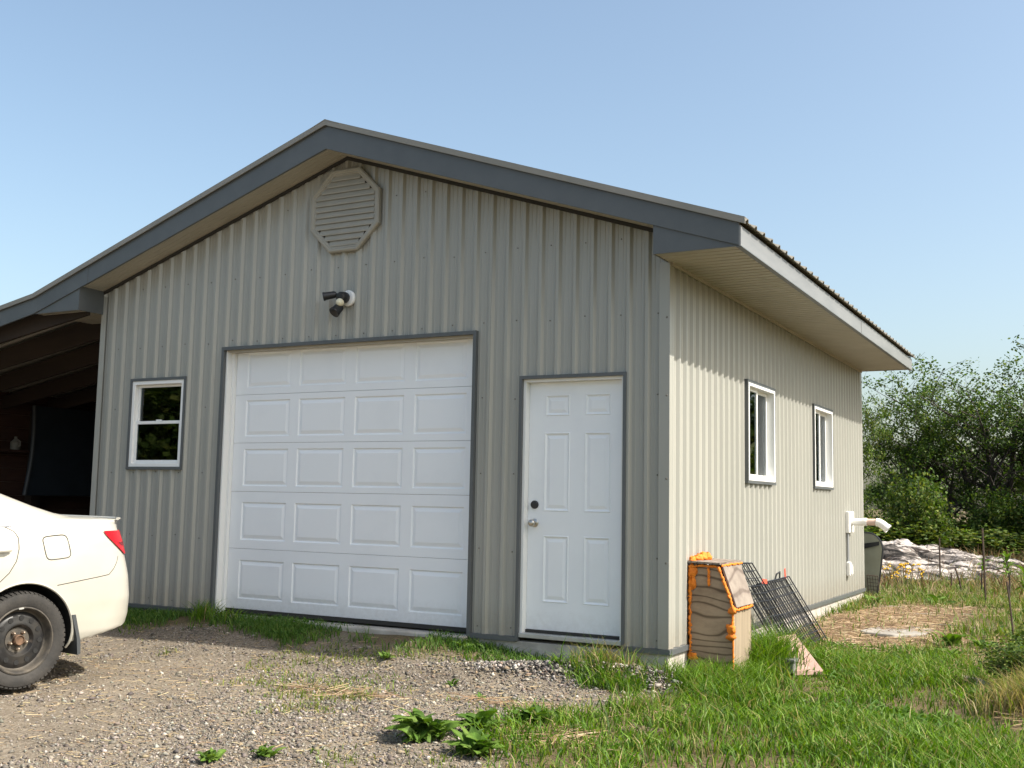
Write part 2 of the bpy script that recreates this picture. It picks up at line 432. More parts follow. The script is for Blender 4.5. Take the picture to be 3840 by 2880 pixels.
# roof sheets: ribs run down the slope
RP = .2145
def roof_sheet(x_top, x_eave, zt, ze, y0, y1):
    ys = []; y = y0; 
    prof = []
    while y < y1:
        prof += [(y, 0), (y+.018, .02), (y+.044, .02), (y+.062, 0), (y+.11, 0), (y+.118, .004), (y+.126, 0)]
        y += RP
    prof = [(a, d) for a, d in prof if a <= y1]+[(y1, 0)]
    up = Vector((-(ze-zt), 0, (x_eave-x_top))).normalized()
    if up.z < 0: up = -up
    mb = MB()
    n = len(prof); th = -.006
    vs = []
    for (yy, d) in prof:
        for t in (0, .25, .5, .75, 1):
            base = Vector((x_top+(x_eave-x_top)*t, yy, zt+(ze-zt)*t)) + up*d; vs.append(tuple(base))
        for t in (0, 1): vs.append(tuple(Vector((x_top+(x_eave-x_top)*t, yy, zt+(ze-zt)*t)) + up*(d+th)))
    fs = []
    for i in range(n-1):
        a, b_ = i*7, (i+1)*7
        for q in range(4): fs.append((a+q, a+q+1, b_+q+1, b_+q))
        fs.append((a+5, b_+5, b_+6, a+6)); fs.append((a+4, a+6, b_+6, b_+4))
    mb.add(vs, fs); return mb
zr0 = rake_top(MID)+.012
def zr(x): return rake_top(x)+.012
gpart(roof_sheet(MID, EAVE+.055, zr0, zr(EAVE+.055), -OV-.035, LEN+.09), 'roof_panel', M['roof'])
gpart(roof_sheet(MID, XL-EAVE, zr0, zr(XL-EAVE), -OV-.035, LEN+.09), 'roof_panel', M['roof'])
b = MB(); b.prism([(MID-.16, -OV-.05, zr(MID-.16)+.024), (MID, -OV-.05, zr0+.03), (MID+.16, -OV-.05, zr(MID+.16)+.024), (MID+.16, -OV-.05, zr(MID+.16)+.020), (MID, -OV-.05, zr0+.024), (MID-.16, -OV-.05, zr(MID-.16)+.020)], (0, LEN+.14+OV, 0))
gpart(b, 'ridge_cap', M['roof'])
# rake edge strips (beige line above the fascia)
for a, c in ((MID, EAVE+.05), (MID, XL-EAVE)):
    b = MB(); b.prism([(a, -OV-.047, zr(a)+.024), (c, -OV-.047, zr(c)+.024), (c, -OV-.047, zr(c)-.022), (a, -OV-.047, zr(a)-.022)], (0, .012, 0)); gpart(b, 'rake_trim', M['roof'])
    b = MB(); b.prism([(a, -OV-.047, zr(a)+.027), (c, -OV-.047, zr(c)+.027), (c, -OV-.047, zr(c)+.0245), (a, -OV-.047, zr(a)+.0245)], (0, .075, 0)); gpart(b, 'rake_trim', M['roof'])
# rake fascia boards, slate grey
def fascia(x0, x1, y0, zt=rake_top, zb=rake_bot, th=.022):
    b = MB(); b.prism([(x0, y0, zb(x0)), (x1, y0, zb(x1)), (x1, y0, zt(x1)), (x0, y0, zt(x0))], (0, th, 0)); return b
JX = -.40
gpart(fascia(MID, JX, -OV-.022), 'rake_fascia', M['trim'])
gpart(fascia(JX-.02, EAVE, -OV-.0245), 'rake_fascia', M['trim'])
gpart(fascia(-6.0, MID, -OV-.022), 'rake_fascia', M['trim'])
gpart(fascia(XL-EAVE, -5.98, -OV-.0245), 'rake_fascia', M['trim'])
gpart(fascia(XL-EAVE, MID, LEN+.05, th=.02), 'rake_fascia', M['trim']); gpart(fascia(MID, EAVE, LEN+.05, th=.02), 'rake_fascia', M['trim'])
# boxed eave returns (triangles under the rake at both corners)
b = MB(); b.prism([(.004, -OV-.012, ZS-.004), (EAVE-.003, -OV-.012, ZS-.004), (EAVE-.003, -OV-.012, rake_bot(EAVE)+.02), (.004, -OV-.012, rake_bot(.004)+.02)], (0, .012, 0))
b.box(.0035, .012, -OV, -.03, ZS-.004, rake_bot(0)+.03); gpart(b, 'eave_return', M['trim'])
b = MB(); b.prism([(XL-EAVE, -OV-.012, ZS-.004), (XL, -OV-.012, ZS-.004), (XL, -OV-.012, rake_bot(XL)+.02), (XL-EAVE, -OV-.012, rake_bot(XL-EAVE)+.02)], (0, .012, 0))
b.box(XL-.01, XL-.0005, -OV, .0, ZS-.004, rake_bot(XL)+.03); gpart(b, 'eave_return', M['trim'])
# rake soffits (sloped, beaded lengthwise)
def rake_soffit(x0, x1):
    b = MB(); n = 5; ys = []
    for i in range(n):
        y = -OV + (OV)*i/n; w = OV/n
        ys += [(y, 0), (y+w*.86, 0), (y+w*.9, .006), (y+w*.96, .006)]
    ys.append((0, 0))
    for (ya, da), (yb, db) in zip(ys[:-1], ys[1:]):
        b.quad((x0, ya, rake_bot(x0)+.022+da), (x1, ya, rake_bot(x1)+.022+da), (x1, yb, rake_bot(x1)+.022+db), (x0, yb, rake_bot(x0)+.022+db))
    return b
gpart(rake_soffit(MID, .003), 'rake_soffit', M['soffit']); gpart(rake_soffit(MID, XL), 'rake_soffit', M['soffit'])
# J channel between wall and rake soffit
for x0, x1 in ((MID, .0), (MID, XL)):
    b = MB(); b.prism([(x0, -.034, rake_bot(x0)-.012), (x1, -.034, rake_bot(x1)-.012), (x1, -.034, rake_bot(x1)+.02), (x0, -.034, rake_bot(x0)+.02)], (0, .012, 0)); gpart(b, 'rake_channel', M['rubberstrip'])
# level eave soffit on the right, made of beaded panels
y = -OV
while y < LEN+.045:
    e = min(y+.3048, LEN+.05); b = MB(); w = (e-y)/3
    pts = []
    for q in range(3):
        a = y+q*w; pts += [(a, .016), (a+.004, .016), (a+.016, .0), (a+w-.012, .0)]
    pts.append((e, .016))
    for (ya, da), (yb, db) in zip(pts[:-1], pts[1:]): b.quad((.003, ya, ZS+da), (EAVE-.005, ya, ZS+da), (EAVE-.005, yb, ZS+db), (.003, yb, ZS+db))
    gpart(b, 'soffit_panel', M['soffit']); y = e
b = MB(side); b.box(.0, LEN, .0195, .034, ZS-.022, ZS+.004); gpart(b, 'soffit_channel', M['soffit'])
y = -OV
b = MB()
for q in range(12):
    a = y+q*.06
    b.quad((XL-EAVE, a, ZS), (XL-.003, a, ZS), (XL-.003, a+.05, ZS), (XL-EAVE, a+.05, ZS)); b.quad((XL-EAVE, a+.05, ZS), (XL-.003, a+.05, ZS), (XL-.003, a+.06, ZS+.01), (XL-EAVE, a+.06, ZS+.01))
gpart(b, 'soffit_panel', M['soffit'])
# eave fascia on the right, three lengths
zet = 3.012
for y0, y1, dx in ((-OV-.0245, 3.98, 0), (3.965, 6.45, .0025), (6.435, LEN+.06, 0)):
    b = MB(); b.box(EAVE+dx, EAVE+.014+dx, y0, y1, ZS-.006, zet); gpart(b, 'eave_fascia', M['eave'])
b = MB(); b.box(EAVE-.02, EAVE+.020, -OV-.02, LEN+.058, ZS-.0125, ZS-.0065); gpart(b, 'eave_lip', M['trim'])
b = MB(); b.box(EAVE-.04, EAVE-.0, -OV, LEN+.05, zet-.02, zet+.012); gpart(b, 'eave_batten', M['osb'])

# interior shell, seen through the panes
b = MB(); b.box(XL+.03, XR-.03, LEN-.05, LEN-.03, -.03, 2.8); b.box(XL+.03, XL+.05, .14, LEN-.05, -.03, 2.8); b.box(XL+.03, XR-.03, .14, LEN-.03, 2.79, 2.81)
gpart(b, 'interior_wall', M['osb'])
def lining(MM, s0, s1, z1, holes, d0, d1):
    """inner wall skin with holes"""
    xs = sorted({s0, s1, *[h[0] for h in holes], *[h[1] for h in holes]}); zs = sorted({-.03, z1, *[min(max(h[2], -.03), z1) for h in holes], *[min(h[3], z1) for h in holes]})
    b = MB(MM)
    for a, c in zip(xs[:-1], xs[1:]):
        for p, q in zip(zs[:-1], zs[1:]):
            if not any(h[0] <= (a+c)/2 <= h[1] and h[2] <= (p+q)/2 <= h[3] for h in holes): b.box(a, c, d0, d1, p, q)
    return b
gpart(lining(front, XL+.03, XR-.14, 2.8, holes_f, -.14, -.12), 'interior_wall', M['osb'])
gpart(lining(side, .12, LEN-.05, 2.8, holes_s, -.14, -.12), 'interior_wall', M['osb'])

def frame_boxes(MM, s0, s1, z0, z1, w, d0, d1, sides='LRTB', wb=None):
    b = MB(MM); wb = wb or w
    if 'L' in sides: b.box(s0, s0+w, d0, d1, z0, z1)
    if 'R' in sides: b.box(s1-w, s1, d0, d1, z0, z1)
    i0 = s0+w if 'L' in sides else s0; i1 = s1-w if 'R' in sides else s1
    if 'T' in sides: b.box(i0, i1, d0, d1, z1-w, z1)
    if 'B' in sides: b.box(i0, i1, d0, d1, z0, z0+wb)
    return b

# panelled face with sunk mouldings: local (s, d, z)
def panel_face(MM, s0, s1, z0, z1, d, holes, back):
    b = MB(MM)
    xs = sorted({s0, s1, *[h[0] for h in holes], *[h[1] for h in holes]}); zs = sorted({z0, z1, *[h[2] for h in holes], *[h[3] for h in holes]})
    for a, c in zip(xs[:-1], xs[1:]):
        for p, q in zip(zs[:-1], zs[1:]):
            if not any(h[0]-1e-6 <= a and c <= h[1]+1e-6 and h[2]-1e-6 <= p and q <= h[3]+1e-6 for h in holes):
                b.quad((a, d, p), (c, d, p), (c, d, q), (a, d, q))
    e = .004
    b.quad((s0,d,z0),(s1,d,z0),(s1,back,z0),(s0,back,z0)); b.quad((s0,d,z1),(s1,d,z1),(s1,back,z1),(s0,back,z1))
    b.quad((s0,d,z0),(s0,d,z1),(s0,back,z1),(s0,back,z0)); b.quad((s1,d,z0),(s1,d,z1),(s1,back,z1),(s1,back,z0))
    b.quad((s0,back,z0),(s1,back,z0),(s1,back,z1),(s0,back,z1))
    return b
def moulding(MM, h, d, rings):
    """rings: (inset, depth)"""
    b = MB(MM); prev = None
    for ins, dd in rings:
        r = [(h[0]+ins, d+dd, h[2]+ins), (h[1]-ins, d+dd, h[2]+ins), (h[1]-ins, d+dd, h[3]-ins), (h[0]+ins, d+dd, h[3]-ins)]
        if prev:
            for i in range(4): b.quad(prev[i], prev[(i+1)%4], r[(i+1)%4], r[i])
        prev = r
    b.quad(*prev); return b

# ---- overhead door
gd = gempty('garage_door', 'white sectional overhead door with twenty raised panels')
zsec = [.016, .566, 1.093, 1.546, 2.000, 2.447]
pxs = [(-4.235, -3.706), (-3.604, -3.078), (-2.970, -2.446), (-2.336, -1.814)]
pzs = [(.109, .462), (.647, .995), (1.146, 1.490), (1.607, 1.946), (2.066, 2.392)]
D0 = -.10
rings = [(0, 0), (.009, -.011), (.016, -.011), (.046, -.001)]
for i in range(5):
    hs = [(a, c, *pzs[i]) for a, c in pxs]
    panel_face(front, GD[0]+.022, GD[1]-.022, zsec[i]+.0014, zsec[i+1]-.0014, D0, hs, D0-.03).build('section', M['white'], gd)
    for h in hs: moulding(front, h, D0, rings).build('panel', M['white'], gd)
frame_boxes(front, GD[0], GD[1], -.03, GD[2], .030, -.004, .040, 'LRT').build('door_trim', M['trim'], gd)
b = MB(front); b.box(GD[0]+.0305, GD[0]+.046, -.097, .004, -.03, GD[2]-.031); b.box(GD[0]+.0462, GD[0]+.075, -.097, -.06, -.03, GD[2]-.047); b.build('jamb', M['vinyl'], gd)
b = MB(front); b.box(GD[1]-.046, GD[1]-.0305, -.097, .004, -.03, GD[2]-.031); b.build('jamb', M['vinyl'], gd)
b = MB(front); b.box(GD[0]+.0465, GD[1]-.0465, -.097, .003, GD[2]-.046, GD[2]-.0305); b.build('head_jamb', M['soffit'], gd)
b = MB(front); b.box(GD[0]+.047, GD[1]-.047, -.125, -.09, -.018, .017); b.build('bottom_seal', M['rubberstrip'], gd)

# ---- entry door
ed = gempty('entry_door', 'white six-panel entry door with knob and black deadbolt')
frame_boxes(front, ED[0], ED[1], ED[2]-.04, ED[3], .026, -.004, .036, 'LRT').build('door_trim', M['trim'], ed)
b = frame_boxes(front, ED[0]+.0265, ED[1]-.0265, .012, ED[3]-.0265, .022, -.095, .006, 'LRT'); b.build('door_frame', M['vinyl'], ed)
s0, s1, z0, z1 = ED[0]+.050, ED[1]-.050, .055, ED[3]-.050
hs = [(-1.052,-.837,1.732,1.899), (-.703,-.488,1.732,1.899), (-1.058,-.833,.978,1.599), (-.707,-.482,.978,1.599), (-1.058,-.835,.270,.789), (-.706,-.484,.270,.789)]
panel_face(front, s0, s1, z0, z1, -.06, hs, -.10).build('slab', M['white'], ed)
for h in hs: moulding(front, h, -.06, [(0,0), (.006,.005), (.012,.0), (.020,-.006), (.026,-.006), (.050,.0005)]).build('panel', M['white'], ed)
b = MB(front); b.box(ED[0]+.028, ED[1]-.028, -.10, .030, -.004, .030); b.build('sill', M['alu'], ed, bevel=.004)
b = MB(front); b.box(ED[0]+.05, ED[1]-.05, -.097, -.045, .031, .053); b.build('threshold_strip', M['rubberstrip'], ed)
kx = -1.135
b = MB(); b.lathe([(.034,.0),(.034,.006),(.030,.010),(.013,.012),(.012,.030),(.020,.036),(.0275,.048),(.0285,.058),(.025,.068),(.015,.074),(.002,.076)], (kx, .060, .884), (0,-1,0), 24); b.build('knob', M['steel'], ed, smooth=True)
b = MB(); b.lathe([(.033,0),(.033,.012),(.028,.02),(.002,.022)], (kx, .060, 1.028), (0,-1,0), 24); b.build('deadbolt', M['black'], ed, smooth=True)

# ---- front single hung window
fw = gempty('window', 'front single-hung window in white frame beside carport')
frame_boxes(front, *FW, .026, -.004, .036).build('trim', M['trim'], fw)
a, c, p, q = FW[0]+.0265, FW[1]-.0265, FW[2]+.0265, FW[3]-.0265
frame_boxes(front, a, c, p, q, .036, -.07, .028).build('frame', M['vinyl'], fw, bevel=.003)
a, c, p, q = a+.0365, c-.0365, p+.0365, q-.0365; mid = (p+q)/2+.005
frame_boxes(front, a, c, mid-.004, q, .024, -.048, -.020).build('sash', M['vinyl'], fw, bevel=.002)
frame_boxes(front, a, c, p, mid+.022, .030, -.030+.014, .004).build('sash', M['vinyl'], fw, bevel=.002)
b = MB(front); b.box(a+.02, c-.02, -.036, -.033, mid, q-.02); b.build('pane', M['glass'], fw)
b = MB(front); b.box(a+.025, c-.025, -.008, -.005, p+.025, mid); b.build('pane', M['glass'], fw)
b = MB(front); b.box((a+c)/2-.03, (a+c)/2+.03, -.018, .002, mid+.0225, mid+.034); b.build('sash_lock', M['vinyl'], fw)
# ---- side sliders
for i, (s0, s1, z0, z1) in enumerate(SW):
    w = gempty('window', ['side slider window nearer the front corner', 'side slider window nearer the back corner'][i])
    frame_boxes(side, s0, s1, z0, z1, .026, -.004, .040).build('trim', M['trim'], w)
    a, c, p, q = s0+.0265, s1-.0265, z0+.0265, z1-.0265
    frame_boxes(side, a, c, p, q, .028, -.085, .040).build('frame', M['vinyl'], w, bevel=.003)
    a, c, p, q = a+.0285, c-.0285, p+.0285, q-.0285; mid = (a+c)/2-.02
    frame_boxes(side, a, mid+.018, p, q, .032, -.030, -.006).build('sash', M['vinyl'], w, bevel=.002)
    frame_boxes(side, mid-.018, c, p, q, .032, -.056, -.032).build('sash', M['vinyl'], w, bevel=.002)
    b = MB(side); b.box(a+.03, mid-.012, -.018, -.015, p+.03, q-.03); b.build('pane', M['glass'], w)
    b = MB(side); b.box(mid+.012, c-.03, -.045, -.042, p+.03, q-.03); b.build('pane', M['glass'], w)

# ---- octagonal gable vent
gv = gempty('gable_vent', 'octagonal louvred vent below the ridge')
vc = (-3.047, 3.615); RO = .379/math.cos(math.pi/8)
def octa(r, d): return [(vc[0]+r*math.cos(math.pi/8+k*math.pi/4), d, vc[1]+r*math.sin(math.pi/8+k*math.pi/4)) for k in range(8)]
b = MB(front); rr = [(RO,.018),(RO,.050),(RO-.012,.060),(RO-.030,.060),(RO-.040,.050),(RO-.052,.050),(RO-.060,.040),(RO-.060,.012)]
rows = [octa(r, d) for r, d in rr]
for u, v in zip(rows[:-1], rows[1:]):
    for k in range(8): b.quad(u[k], u[(k+1)%8], v[(k+1)%8], v[k])
b.build('frame', M['vent'], gv)
b = MB(front); b.quad(*octa(RO-.04, .020)); b.build('backing', M['rubberstrip'], gv)
ri = (RO-.056)*math.cos(math.pi/8); ns = 12
for k in range(ns):
    zc = vc[1]-ri + (k+.5)*2*ri/ns
    hw = min(ri, ri*(1+math.tan(math.pi/8)) - abs(zc-vc[1])) - .002
    hw = min(hw, ri)
    b = MB(front); h = ri/ns
    b.quad((vc[0]-hw,.034,zc+h*1.25),(vc[0]+hw,.034,zc+h*1.25),(vc[0]+hw,.050,zc-h*.55),(vc[0]-hw,.050,zc-h*.55))
    b.quad((vc[0]-hw,.050,zc-h*.55),(vc[0]+hw,.050,zc-h*.55),(vc[0]+hw,.048,zc-h*.95),(vc[0]-hw,.048,zc-h*.95))
    b.build('slat', M['vent'], gv)

# ------------------------------------------------------------------ security light on the gable
sl = empty('security_light', (-3.0, -.02, 2.81), 'black twin-head security light with cream lens on the gable wall', 'light'); sl.scale = (.88,.88,.88)
o = MB(); o.lathe([(.082,0),(.082,.018),(.070,.030),(.004,.031)], (.02,.0,.0), (0,-1,0), 28); o.build('mount_plate', M['vinyl'], sl, smooth=True)
o = MB(); o.lathe([(.05,.02),(.058,.05),(.058,.11),(.045,.13),(.003,.135)], (0,0,.01), (0,-1,-.15), 20); o.build('sensor_body', M['black'], sl, smooth=True)
o = MB(); o.lathe([(.042,.0),(.042,.012),(.036,.028),(.022,.040),(.002,.045)], (.0,-.115,-.055), (.15,-.8,-.5), 20); o.build('sensor_lens', M['bulb'], sl, smooth=True)
o = MB(); o.tube([(-.03,-.06,.03),(-.09,-.08,.035)], .016, 8); o.lathe([(.026,0),(.036,.02),(.040,.11),(.044,.12),(.044,.135),(.036,.135),(.004,.10)], (-.075,-.085,.035), (-.85,-.55,-.22), 18); o.build('lamp_head', M['black'], sl, smooth=True)
o = MB(); o.tube([(-.0,-.07,-.04),(-.02,-.085,-.10)], .016, 8); o.lathe([(.03,0),(.047,.02),(.053,.09),(.058,.10),(.058,.115),(.05,.115),(.004,.08)], (-.018,-.08,-.085), (-.22,-.72,-.75), 18); o.build('lamp_head', M['black'], sl, smooth=True)

# ------------------------------------------------------------------ exhaust pipe, conduit and outlet on the side wall
pv = empty('exhaust_pipe', (.02, 6.33, .87), 'white plastic exhaust pipe with angled end on the side wall', 'pipe')
o = MB(); o.box(0,.05,-.15,.15,-.135,.13); o.build('wall_plate', M['pvc'], pv, bevel=.01)
o = MB(); o.tube([(.03,0,0),(.22,-.01,.004)], .044, 20); o.build('pipe', M['pvc'], pv, smooth=True)
o = MB(); o.tube([(.2205,-.01,.004),(.365,-.015,.006)], .041, 20); o.build('coupling', M['tape'], pv, smooth=True)
o = MB(); o.tube([(.20,-.01,.004),(.235,-.01,.004)], .050, 20); o.build('collar', M['pvc'], pv, smooth=True)
o = MB(); o.tube([(.345,-.015,.006),(.385,-.015,.0),(.43,-.015,-.03),(.485,-.015,-.075)], .050, 20, cap=False); o.lathe([(.05,0),(.056,-.0),(.056,-.03),(.05,-.03)], (.488,-.015,-.078), (.77,0,-.63), 20, closed=True); o.build('elbow', M['pvc'], pv, smooth=True)
o = MB(); o.lathe([(.045,0),(.002,.001)], (.478,-.015,-.07), (.77,0,-.63), 20); o.build('opening', M['black'], pv)
oc = empty('outdoor_outlet', (.02, 6.25, .3), 'white covered outlet box with grey conduit above it on side wall', 'outlet')
o = MB(); o.box(0,.055,-.065,.055,-.09,.085); o.build('box', M['pvc'], oc, bevel=.014)
o = MB(); o.box(.055,.068,-.05,.04,-.07,.06); o.build('cover', M['pvc'], oc, bevel=.01)
o = MB(); o.tube([(.02,-.02,.08),(.02,-.02,.43)], .014, 10); o.build('conduit', M['grey_pvc'], oc, smooth=True)

# ------------------------------------------------------------------ open lean-to carport on the left
M['plank'] = mottled('old_plank', (.036,.015,.010), (.070,.031,.020), 5, .85, .3, 40, stretch=(1,.12,1))  # plank colour darkened, with the carport's deep shade put into it
M['rafter'] = mottled('rafter_wood', (.018,.011,.008), (.035,.022,.014), 5, .85, stretch=(.15,1,1))  # rafter colour darkened too, carrying shade under the roof
cp = empty('carport', (-8.4, 0, -.2), 'dark open lean-to carport with slate grey fascia left of the garage', 'carport')
CP0 = Vector((-8.4, 0, -.2))
def cpart(mb, name, m, **kw): o = mb.build(name, m, cp, **kw); o.location = -CP0; return o
XC = -10.3
def ct(x): return rake_top(XL-EAVE) - .185*((XL-EAVE)-x)       # lean-to top line
def cb(x): return rake_bot(XL-EAVE) - .195*((XL-EAVE)-x)
b = MB(); b.prism([(XL-EAVE-.001, -OV-.0235, cb(XL-EAVE)), (XC, -OV-.0235, cb(XC)), (XC, -OV-.0235, ct(XC)), (XL-EAVE-.001, -OV-.0235, ct(XL-EAVE))], (0, .022, 0)); cpart(b, 'rake_fascia', M['trim'])
b = MB(); b.prism([(XL-EAVE-.002, -OV-.047, ct(XL-EAVE)+.036), (XC, -OV-.047, ct(XC)+.036), (XC, -OV-.047, ct(XC)-.010), (XL-EAVE-.002, -OV-.047, ct(XL-EAVE)-.010)], (0, .012, 0)); cpart(b, 'rake_trim', M['roof'])
cpart(roof_sheet(XL-EAVE-.003, XC-.1, ct(XL-EAVE)+.012, ct(XC-.1)+.012, -OV-.035, LEN+.09), 'roof_panel', M['roof'])
for k in range(11):
    y = -.20+k*.72
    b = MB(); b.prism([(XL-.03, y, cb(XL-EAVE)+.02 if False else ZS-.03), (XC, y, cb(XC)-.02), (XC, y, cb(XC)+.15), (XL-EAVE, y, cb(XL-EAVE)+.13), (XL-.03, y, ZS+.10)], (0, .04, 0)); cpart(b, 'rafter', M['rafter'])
for k in range(15):                                           # horizontal boards of the outer wall
    z = -.30+k*.185
    if z > ct(XC)-.03: break
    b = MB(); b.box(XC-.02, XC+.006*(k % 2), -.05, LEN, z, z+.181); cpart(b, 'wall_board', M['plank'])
for k in range(16):
    z = -.30+k*.185
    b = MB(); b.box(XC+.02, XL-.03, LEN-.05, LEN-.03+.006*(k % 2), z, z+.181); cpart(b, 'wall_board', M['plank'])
b = MB(); b.box(XC-.05, XC-.022, -.05, LEN, -.6, ct(XC)+.005); cpart(b, 'wall_sheet', M['roof'])  # backing sheets added behind the boards to keep light out
b = MB(); b.prism([(XC-.05, LEN-.022, -.6), (XL-.03, LEN-.022, -.6), (XL-.03, LEN-.022, ct(XL-EAVE)), (XL-EAVE, LEN-.022, ct(XL-EAVE)), (XC-.05, LEN-.022, ct(XC-.05))], (0,.02,0)); cpart(b, 'wall_sheet', M['roof'])
for y in (-.1, 2.4, 4.8): 
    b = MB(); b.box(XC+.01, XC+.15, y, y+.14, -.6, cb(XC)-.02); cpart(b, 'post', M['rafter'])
# things kept in the carport
M['tarp'] = mottled('dark_blue_shell', (.020,.028,.038), (.030,.040,.052), 3, .55)
M['flap_grey'] = mat('dull_grey_rail', (.07,.075,.08), .6)
tc = empty('truck_bed_cover', (-10.0, 2.75, 1.0), 'dark blue-grey curved truck bed cover stood against the carport wall', 'cover')
b = MB(); n = 14; vs_ = []
for i in range(n+1):
    t = i/n; z = 1.22*t; bow = -.10*math.sin(t*math.pi)
    for y, dx in ((-.70+.16*t, .0), (.70, .0), (.70, -.05), (-.70+.16*t, -.05)): vs_.append((.16-.12*t+dx-bow*.6, y, z))
fs_ = []
for i in range(n):
    for k in range(4): fs_.append((i*4+k, i*4+(k+1)%4, i*4+4+(k+1)%4, i*4+4+k))
fs_ += [(3,2,1,0), tuple(range(n*4, n*4+4))]
b.add(vs_, fs_); b.build('shell', M['tarp'], tc)
b = MB()
b.tube([(.16-.12*i/n+.06*math.sin(i/n*math.pi)+.006, -.70+.16*i/n, 1.22*i/n) for i in range(n+1)], .022, 6); b.build('edge_rail', M['flap_grey'], tc)
sh = empty('wall_shelf', (XC+.12, 2.0, 1.58), 'old wooden shelf board on the carport wall', 'shelf')
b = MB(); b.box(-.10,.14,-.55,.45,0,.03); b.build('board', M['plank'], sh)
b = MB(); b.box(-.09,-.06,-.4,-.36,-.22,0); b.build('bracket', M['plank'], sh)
jg = empty('plastic_jug', (XC+.17, 2.08, 1.61), 'small dirty white jug on the carport shelf', 'jug')
M['dirtywhite'] = mat('dirty_white', (.20,.19,.165), .6)
b = MB(); b.lathe([(.06,0),(.065,.02),(.065,.10),(.03,.14),(.02,.15),(.02,.18),(.002,.18)], (0,0,0), (0,0,1), 14); b.build('body', M['dirtywhite'], jg, smooth=True)
b = MB(); b.tube([(.06,.0,.04),(.10,.0,.06),(.10,0,.11),(.03,0,.145)], .010, 6); b.build('handle', M['dirtywhite'], jg, smooth=True)

# ------------------------------------------------------------------ white sedan
M['carwhite'] = mat('cream_white_paint', (.43,.415,.37), .35, 0, .5, .35)
cn = nd(M['carwhite'], 'ShaderNodeTexNoise', Scale=3.0, Detail=5); lk(M['carwhite'], coords(M['carwhite']), cn.inputs['Vector'])
lk(M['carwhite'], ramp(M['carwhite'], cn.outputs[0], [(.3,(.40,.385,.335)), (.7,(.45,.435,.385))]).outputs[0], bsdf(M['carwhite']).inputs['Base Color'])
M['carglass'] = mat('car_glass', (.012,.014,.015), .05)
M['red'] = mat('tail_red', (.50,.004,.010), .3, 0, .3, .25); bsdf(M['red']).inputs['Emission Color'].default_value = (0,0,0,1)
M['redd'] = mat('tail_dark_red', (.16,.002,.005), .3, 0, .3, .25)
M['gap'] = mat('panel_gap', (.03,.026,.022), .7)
M['liner'] = mat('wheel_liner', (.012,.012,.012), .9)
M['tyre'] = mottled('tyre_rubber', (.020,.019,.018), (.042,.038,.034), 9, .8, .2, 60)
M['rim'] = mottled('black_steel_rim', (.013,.013,.014), (.036,.032,.027), 7, .42, lo=.45, hi=.75)
M['rimdust'] = mottled('dusty_rim', (.030,.027,.024), (.10,.085,.065), 12, .7)
M['rust'] = mottled('rusty_hub', (.07,.045,.030), (.19,.11,.065), 30, .75, metal=.3)
M['nut'] = mat('lug_nut', (.45,.36,.28), .4, .8)
M['chrome'] = mat('chrome', (.7,.7,.7), .15, 1)
M['flap'] = mat('mud_flap', (.045,.05,.055), .7)

CA = R(-8)
ROT = Matrix(((-math.sin(CA), math.cos(CA), 0), (math.cos(CA), math.sin(CA), 0), (0, 0, 1)))  # columns: rear, left, up
hubx, huby = -3.505, -2.735; CARZ = -.258
# car frame: u rearwards from the rear axle, v to the car's left (0 on the centre line), w up from the ground
HALF = .905
def cw(u, v, w):
    rear = Vector((-math.sin(CA), math.cos(CA), 0)); lf = Vector((math.cos(CA), math.sin(CA), 0))
    return tuple(Vector((hubx, huby, CARZ)) + rear*u + lf*(v-HALF) + Vector((0,0,w)))
car = empty('parked_car', cw(-1.4, 0, 0), 'cream white sedan with black steel wheel, rear towards the garage', 'car')
CAR0 = Vector(cw(-1.4, 0, 0))
def crpart(mb, name, m, parent=None, **kw):
    o = mb.build(name, m, parent or car, **kw)
    if parent is None: o.location = -CAR0
    return o
# slices by height w: front end, rear end, half width, exponent front/rear
SL_W  = [.20, .235, .28, .34, .42, .55, .70, .80, .88, .96, 1.02, 1.06, 1.090, 1.108, 1.122, 1.135, 1.16, 1.21, 1.27, 1.33, 1.385, 1.43, 1.455, 1.468]
SL_F  = [-3.45,-3.55,-3.62,-3.66,-3.70,-3.72,-3.66,-3.52,-3.25,-2.85,-2.50,-2.27,-2.16,-2.10,-2.06,-2.03,-1.97,-1.86,-1.73,-1.59,-1.45,-1.30,-1.15,-.95]
SL_R  = [.66, .80, .985, 1.075, 1.10, 1.105, 1.085, 1.055, 1.025, .990, .96, .935, .930, .945, .940, .60, .47, .30, .13, -.035, -.20, -.36, -.50, -.64]
SL_H  = [.80, .845, .870, .888, .898, .905, .905, .902, .896, .884, .868, .850, .832, .820, .805, .790, .770, .738, .700, .660, .618, .565, .49, .36]
SL_NR = [6, 6, 5.5, 5.2, 5, 5, 5, 5, 5, 5, 5.0, 5.2, 5.5, 5.5, 5.5, 4.2, 4, 4, 4, 4, 4, 3.6, 3.2, 3]
W_FINE = np.unique(np.concatenate([np.linspace(.20,1.09,56), np.linspace(1.09,1.15,13), np.linspace(1.15,1.468,22)]))
def sl(w):
    g = lambda a: float(np.interp(w, SL_W, a)); return g(SL_F), g(SL_R), g(SL_H), g(SL_NR)
def rear_v(u, w):
    """half width of the body at u, w"""
    F, Rr, Hh, n = sl(w); uc = (F+Rr)/2; a = (Rr-F)/2; t = min(1, abs((u-uc)/a))
    m = n*2.0 if u > uc else 4.5
    return Hh*(1-t**m)**(1/2.4)
TT = np.concatenate([-1+np.array([0,.0004,.002,.006,.012,.02,.03,.042]), np.linspace(-.945,.945,150), 1-np.array([.042,.03,.02,.012,.006,.002,.0004,0])])
cv, cfaces = [], []
rowN = len(TT)
